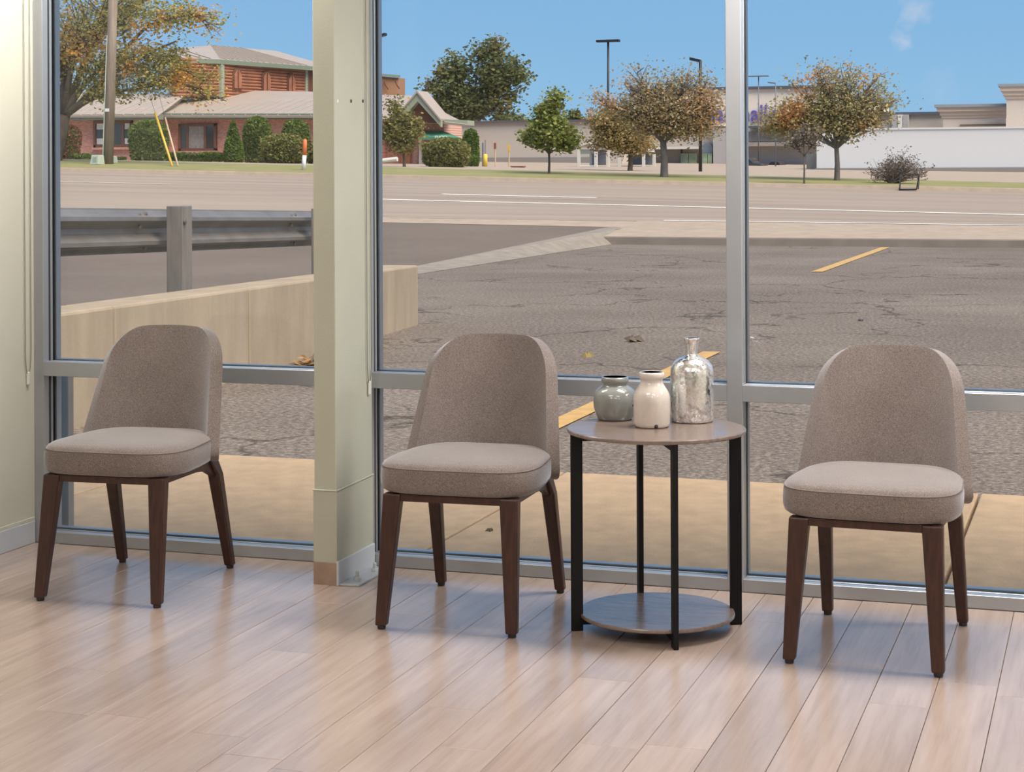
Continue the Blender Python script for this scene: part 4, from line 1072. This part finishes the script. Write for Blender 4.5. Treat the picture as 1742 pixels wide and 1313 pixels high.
g = MB(); pbox(g, 1634, 1711, 214.5, 222, 99.72, .2); g.build('tan_panel', 'cornice', r1)
r2 = thing('cream_building', gp(1760, 90), 'tall cream building with stepped cornice at the right edge', 'building')
stepped(r2, 1712, 1900, 143, 94.9, 4.0, 'cream_wall', [(.40, .14), (.30, .22), (.18, .22), (.09, .16)])
r3 = thing('low_annex', gp(1570, 104), 'low pale annex with dark parapet behind the white wall', 'building')
g = MB(); pbox(g, 1480, 1606, 196, 0, 105, 12, drop=zb2); g.build('wall', 'store_grey', r3)
g = MB(); pbox(g, 1478, 1608, 191.5, 196.5, 104.8, 12.4); g.build('parapet_cap', 'cap_dark', r3)
for pa_, pb_, m_ in ((1517, 1526, 'store_block'), (1527, 1535, 'white_wall'), (1536, 1545, 'store_block')):
    g = MB(); pbox(g, pa_, pb_, 195, 0, 104.4, .6, drop=zb2); g.build('pilaster', m_, r3)
g = MB(); pbox(g, 1372, 1390, 262, 0, 86, 3.0, drop=zb2); tag(g.build('dark_gate', 'store_band', org=gp(1380, 86)), 'dark grey gate panel at the end of the white wall', 'gate')

# ================================================================== OUTSIDE: TREES AND SHRUBS
def tri_leaf(b_, p, size, r, flat=.0):
    a = r.uniform(0, 2 * pi); t = r.uniform(-1, 1) * (1 - flat); q = (1 - t * t) ** .5
    e1 = Vector((cos(a) * q, sin(a) * q, t * .8)); e2 = Vector((r.gauss(0, 1), r.gauss(0, 1), r.gauss(0, 1))); e2 = (e2 - e1 * e2.dot(e1)).normalized()
    s1 = size * r.uniform(.6, 1.25); s2 = s1 * r.uniform(.45, .75)
    o = len(b_.v)
    for v in (p - e1 * s1, p + e2 * s2, p + e1 * s1, p - e2 * s2): b_.v.append((v.x, v.y, v.z))
    b_.f.append((o, o + 1, o + 2, o + 3))
def bez(p0, p1, p2, n): return [p0 * (1 - t) ** 2 + p1 * 2 * t * (1 - t) + p2 * t * t for t in lin(0, 1, n)]
def tree(name, label, px, Y, wpx, forkpx, forky, blobs, leaf, bark, seed, lsize=.085, per=18, sig=.28, ybase=None, limbs=(), flat=.2, twig=.012):
    r = random.Random(seed)
    base = gp(px, Y) if ybase is None else V(px, ybase, Y)
    fork = V(forkpx, forky, Y)
    dist = (fork - Vector((0, 0, EYE))).dot(fw); mpp = dist / FPX; w = wpx * mpp / 2
    root = thing(name, base, label, 'tree', 'trees beyond the road')
    tb_, lf_ = MB(), MB()
    tb_.tube([base - Vector((0, 0, .15)), base.lerp(fork, .08), base.lerp(fork, .5) + Vector((w * .2, 0, 0)), fork], [w * 1.35, w * 1.05, w * .92, w * .8], 10)
    for pl_, wa, wb in limbs:
        n_ = len(pl_); tb_.tube([V(q[0], q[1], Y + r.uniform(-.3, .3) * (i > 0)) for i, q in enumerate(pl_)], [(wa + (wb - wa) * i / (n_ - 1)) * mpp / 2 for i in range(n_)], 8)
    for (cx, cy, rx, ry, tips, dens, *org_) in blobs:
        c = V(cx, cy, Y); ax, az = rx * mpp, ry * mpp; ay = (ax + az) * .5
        limb_end = c + Vector((r.uniform(-.2, .2) * ax, r.uniform(-.3, .3) * ay, -az * .25))
        ctrl = fork.lerp(limb_end, .5) + Vector((0, 0, (limb_end - fork).length * .10)) + Vector((r.uniform(-.1, .1), r.uniform(-.1, .1), 0)) * (limb_end - fork).length
        fk = V(*org_[0], Y) if org_ else fork
        ctrl = fk.lerp(limb_end, .5) + Vector((r.uniform(-.06, .06), r.uniform(-.1, .1), .12)) * (limb_end - fk).length
        limb = bez(fk, ctrl, limb_end, 8); lw = w * min(.62, .30 + .06 * tips ** .5) * (.36 if org_ else 1)
        tb_.tube(limb, [lw * (1 - .72 * i / 7) for i in range(8)], 7)
        for k in range(tips):
            th, ph = r.uniform(0, 2 * pi), math.acos(r.uniform(-1, 1)); rad = r.uniform(.35, 1.0) ** .6
            tip = c + Vector((ax * rad * sin(ph) * cos(th), ay * rad * sin(ph) * sin(th), az * rad * cos(ph)))
            st = limb[r.randint(3, 7)]
            mid = st.lerp(tip, .55) + Vector((r.gauss(0, .08), r.gauss(0, .08), .08 + r.gauss(0, .06))) * (tip - st).length
            br = bez(st, mid, tip, 6); bw = max(twig * 1.6, lw * .22)
            tb_.tube(br, [bw + (twig * .5 - bw) * i / 5 for i in range(6)], 5)
            pts = [(tip, 1.0), (br[4], .7), (br[3], .45)]
            for q, f in pts:
                for _ in range(int(per * f * dens)):
                    p = q + Vector((r.gauss(0, sig), r.gauss(0, sig), r.gauss(0, sig * .6)))
                    tri_leaf(lf_, p, lsize, r, flat)
    tb_.build('trunk', bark, root, smooth=True, fix=False)
    lf_.build('foliage', leaf, root, fix=False)
    return root
tree('locust_tree', 'large spreading locust tree with green and orange leaves, at far left', 92, 63, 24, 110, 195,
     [(150, 40, 55, 50, 46, 1), (215, 25, 55, 45, 46, 1, (215, 80)), (110, 70, 45, 60, 40, 1), (165, 105, 55, 40, 46, 1), (230, 95, 50, 35, 40, 1, (185, 130)), (285, 30, 50, 35, 34, .9, (250, 45)),
      (285, 105, 45, 30, 34, 1, (240, 95)), (300, 135, 40, 22, 26, .9, (230, 150)), (190, 150, 60, 25, 36, .9), (335, 25, 42, 20, 22, .7, (330, 25)), (345, 130, 40, 30, 22, .35, (240, 95)), (250, 140, 35, 22, 22, .9, (230, 150)), (60, 20, 60, 60, 30, 1), (70, 120, 50, 50, 26, 1), (345, 165, 42, 20, 18, .30, (300, 140)), (360, 45, 22, 25, 10, .4, (330, 25)), (180, -40, 160, 50, 70, .8)],
     'leaf_locust', 'bark', 11, lsize=.075, per=19, sig=.32, limbs=[([(110, 195), (135, 178), (160, 152), (185, 130), (240, 95), (300, 70)], 16, 3), ([(185, 130), (200, 100), (215, 80), (250, 45), (290, 30), (330, 25), (372, 48)], 9, 1.5), ([(150, 163), (190, 158), (230, 150), (300, 140), (345, 152), (385, 172)], 8, 1.5)])
tree('olive_tree', 'small olive tree before the orange door', 688, 66, 5.5, 686, 258,
     [(686, 238, 28, 26, 46, 1), (680, 208, 24, 20, 34, 1), (668, 222, 18, 24, 22, 1), (700, 218, 14, 22, 22, 1), (674, 180, 8, 15, 12, .9)], 'leaf_olive', 'bark', 12, lsize=.075, per=17, sig=.18)
tree('maple_tree', 'big dark green tree with two crowns behind the brick restaurant', 800, 128, 12, 805, 215,
     [(768, 152, 36, 40, 60, 1), (752, 185, 34, 28, 40, 1), (800, 178, 34, 34, 50, 1), (838, 125, 26, 34, 44, .9), (815, 85, 10, 18, 12, .9), (842, 85, 16, 20, 20, .9), (862, 120, 30, 42, 46, .9), (850, 170, 30, 34, 40, .8), (778, 110, 16, 20, 18, .9), (752, 118, 10, 14, 10, .9), (882, 128, 12, 14, 8, .8), (735, 148, 12, 14, 10, .9)],
     'leaf_dark', 'bark', 13, lsize=.17, per=17, sig=.45)
tree('green_tree', 'small bright green tree with a dark bare leader before the long grey building', 934, 62, 4.5, 934, 262,
     [(920, 225, 26, 26, 34, 1), (950, 232, 32, 26, 40, 1), (935, 210, 30, 24, 34, 1), (905, 232, 14, 14, 14, 1), (968, 243, 16, 12, 14, 1), (938, 180, 16, 16, 18, .9), (946, 165, 18, 12, 14, .8), (920, 190, 10, 14, 10, .9)], 'leaf_green', 'bark', 14, lsize=.085, per=15, sig=.16)
tree('rust_tree', 'dense olive brown tree behind the spreading rust tree', 1072, 70, 9, 1072, 262,
     [(1030, 225, 30, 34, 50, 1), (1060, 235, 34, 34, 56, 1), (1085, 240, 28, 26, 40, 1), (1025, 205, 20, 22, 24, 1), (1055, 205, 26, 20, 30, 1)], 'leaf_brown', 'bark', 15, lsize=.065, per=22, sig=.26)
tree('spreading_tree', 'wide spreading rust coloured tree left of the mullion', 1130, 61.5, 13, 1128, 240,
     [(1095, 185, 40, 30, 46, .9), (1140, 180, 45, 32, 52, .9), (1180, 185, 36, 32, 44, .9), (1210, 175, 26, 24, 30, .8), (1055, 185, 32, 28, 34, .7), (1025, 170, 26, 22, 22, .45), (1120, 140, 40, 26, 32, .5), (1165, 135, 30, 26, 26, .5), (1200, 140, 24, 20, 18, .5), (1075, 150, 28, 20, 20, .45), (1110, 215, 40, 18, 34, .9), (1165, 222, 40, 16, 34, .9), (1195, 215, 30, 18, 26, .8), (1085, 120, 30, 16, 12, .3)], 'leaf_rust', 'bark_grey', 16, lsize=.058, per=19, sig=.26)
tree('autumn_tree', 'wide autumn tree with orange and green leaves before the white wall', 1424, 62, 9.5, 1423, 252,
     [(1420, 190, 42, 30, 50, .9), (1380, 185, 42, 32, 50, .9), (1460, 185, 38, 28, 40, .9), (1345, 195, 36, 28, 44, .95), (1320, 205, 24, 24, 30, .95), (1405, 150, 40, 26, 36, .6), (1440, 130, 36, 26, 30, .55), (1480, 160, 34, 26, 30, .6), (1510, 175, 26, 20, 18, .5), (1395, 120, 26, 18, 18, .45), (1490, 130, 26, 20, 14, .35), (1365, 225, 38, 16, 30, .9), (1440, 218, 38, 16, 30, .9), (1490, 205, 30, 16, 22, .8), (1345, 140, 20, 12, 8, .4)], 'leaf_rust2', 'bark_grey', 17, lsize=.058, per=19, sig=.26)
tree('young_tree', 'thin young tree with sparse brown twigs before the autumn tree', 1368, 58.8, 3, 1368, 266,
     [(1352, 240, 26, 16, 26, .35), (1385, 238, 24, 16, 24, .35), (1368, 222, 26, 14, 22, .35)], 'leaf_bare', 'bark', 18, lsize=.055, per=10, sig=.15)
tree('distant_tree', 'low distant tree line tuft above the grey store roof', 870, 150, 6, 870, 212, [(868, 205, 24, 8, 24, 1), (855, 207, 14, 6, 12, 1)], 'leaf_dark', 'bark', 19, lsize=.2, per=16, sig=.3)
tree('distant_tree', 'small pointed distant evergreen above the grey store roof', 974, 150, 5, 974, 212, [(974, 200, 10, 10, 12, 1), (984, 206, 14, 5, 10, 1)], 'leaf_dark', 'bark', 20, lsize=.2, per=16, sig=.3)

# bare multi-stem shrub
def bare_shrub():
    r = random.Random(33); Y = 60.5
    base = gp(1520, Y)
    root = thing('bare_shrub', base, 'bare purplish twiggy shrub before the white wall', 'shrub')
    tb_, lf_ = MB(), MB()
    for k in range(58):
        f = r.random()
        bx = gp(r.choice((1514, 1519, 1521)) + r.uniform(-3, 3), Y); bx.y += r.uniform(-.2, .2)
        tx = 1482 + 94 * f
        tip = V(tx, 262 + 26 * abs(f - .5) ** 1.5 * 3 + r.uniform(0, 22), Y + r.uniform(-.7, .7))
        mid = bx.lerp(tip, .5) + Vector((r.gauss(0, .05), r.gauss(0, .08), .1))
        br = bez(bx, mid, tip, 6)
        tb_.tube(br, [.024, .02, .016, .013, .010, .006], 5)
        for j in (2, 3, 4, 5):
            for _ in range(2):
                q = br[j] + Vector((r.gauss(0, .16), r.gauss(0, .16), abs(r.gauss(0, .16)))); tb_.tube([br[j], q], [.008, .004], 4)
                for _ in range(3): tri_leaf(lf_, q + Vector((r.gauss(0, .06), r.gauss(0, .06), r.gauss(0, .06))), .04, r)
    tb_.build('stems', 'twig_purple', root, fix=False); lf_.build('foliage', 'leaf_bare', root, fix=False)
bare_shrub()

# clipped shrubs
def bush(name, label, cx, ytop, wpx, Y, leaf, shape, seed, ybase=None, n=2200, lsize=.075):
    r = random.Random(seed)
    base = gp(cx, Y)
    if ybase is not None: base = V(cx, ybase, Y)
    top = V(cx, ytop, Y); dist = (top - Vector((0, 0, EYE))).dot(fw); mpp = dist / FPX
    hx = wpx * mpp / 2; h = top.z - base.z + .05; hy = min(hx, h * .8)
    root = thing(name, base, label, 'shrub', 'clipped shrubs beyond the road')
    ph = [r.uniform(0, 6.3) for _ in range(6)]
    def surf(u, v, s_=1.0):           # u around, v 0..1 up
        if shape == 'dome': prof_ = (max(0, 1 - abs((v - .42) / .58) ** 2.6)) ** (1 / 2.4) if v > .42 else (1 - .30 * (1 - v / .42) ** 2)
        elif shape == 'cone': prof_ = (1 - v) ** .62 * (1 if v > .12 else .75 + 2 * v)
        elif shape == 'box': prof_ = (1 - abs(2 * v - 1) ** 7) ** (1 / 5) if v > .5 else 1 - .08 * (1 - 2 * v)
        else: prof_ = (1 - max(0, (v - .62) / .38) ** 2.6) ** (1 / 2.2) * (.90 + .10 * min(1, v / .4))
        wob = 1 + .05 * sin(3 * u + ph[0] + 4 * v) + .04 * sin(5 * u + ph[1] - 7 * v) + .03 * sin(9 * v + ph[2])
        k = prof_ * wob * s_
        ex = 2.0 if shape != 'box' else 4.0
        return base + Vector((hx * k * sgnpow(cos(u), 2 / ex), hy * k * sgnpow(sin(u), 2 / ex), h * v * (s_ if v > .5 else 1)))
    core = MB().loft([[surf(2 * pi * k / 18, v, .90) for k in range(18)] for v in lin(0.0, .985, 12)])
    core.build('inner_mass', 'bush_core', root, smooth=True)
    lf_ = MB()
    for k in range(n):
        u, v = r.uniform(0, 2 * pi), r.random() ** .8 if shape != 'cone' else r.random() ** 1.3
        if r.random() < .16: v = 1 - r.random() * .10
        p = surf(u, v, 1 - abs(r.gauss(0, .07)))
        tri_leaf(lf_, p, lsize, r)
    lf_.build('foliage', leaf, root, fix=False)
Lb = 'leaf_shrub'
bush('red_shrub', 'dark red leafed shrub against the brick at far left', 117, 213, 42, 80, 'leaf_red', 'col', 41)
bush('low_hedge', 'short low hedge left of the utility box', 140, 263, 34, 76, 'leaf_shrub', 'box', 42, n=900)
bush('rounded_shrub', 'big rounded green shrub between the two restaurant windows', 254, 205, 68, 78, 'leaf_shrub', 'col', 43, n=3400)
bush('low_hedge', 'low hedge right of the utility pole', 203, 269, 24, 77, 'leaf_shrub', 'box', 44, n=900)
bush('low_hedge', 'long low green hedge under the curtained window', 331, 261, 106, 77, 'leaf_cedar', 'box', 45, n=2600)
bush('cone_shrub', 'pointed green conifer shrub right of the curtained window', 397, 207, 40, 77, 'leaf_cedar', 'cone', 46, n=2400)
bush('column_shrub', 'tall columnar green shrub beside the pointed conifer', 438, 199, 48, 79, 'leaf_shrub', 'col', 47, n=3000)
bush('rounded_shrub', 'rounded green shrub rising behind the dome bush', 503, 204, 50, 81, 'leaf_shrub', 'col', 48, n=2600)
bush('dome_shrub', 'wide clipped dome bush left of the orange marker post', 483, 229, 80, 72, 'leaf_dome', 'dome', 49, n=3400)
bush('dome_shrub', 'clipped dome bush behind the column base line', 548, 240, 60, 74, 'leaf_dome', 'dome', 50, n=1800)
bush('dome_shrub', 'wide clipped dome bush under the green awning', 760, 236, 84, 70, 'leaf_dome', 'dome', 51, n=3600)
bush('column_shrub', 'clipped green hedge column at the end of the restaurant', 801, 221, 28, 80, 'leaf_cedar', 'col', 52, n=2000)
bush('low_hedge', 'low green hedge foot beside the dome bush', 803, 264, 22, 76, 'leaf_cedar', 'col', 53, n=800)
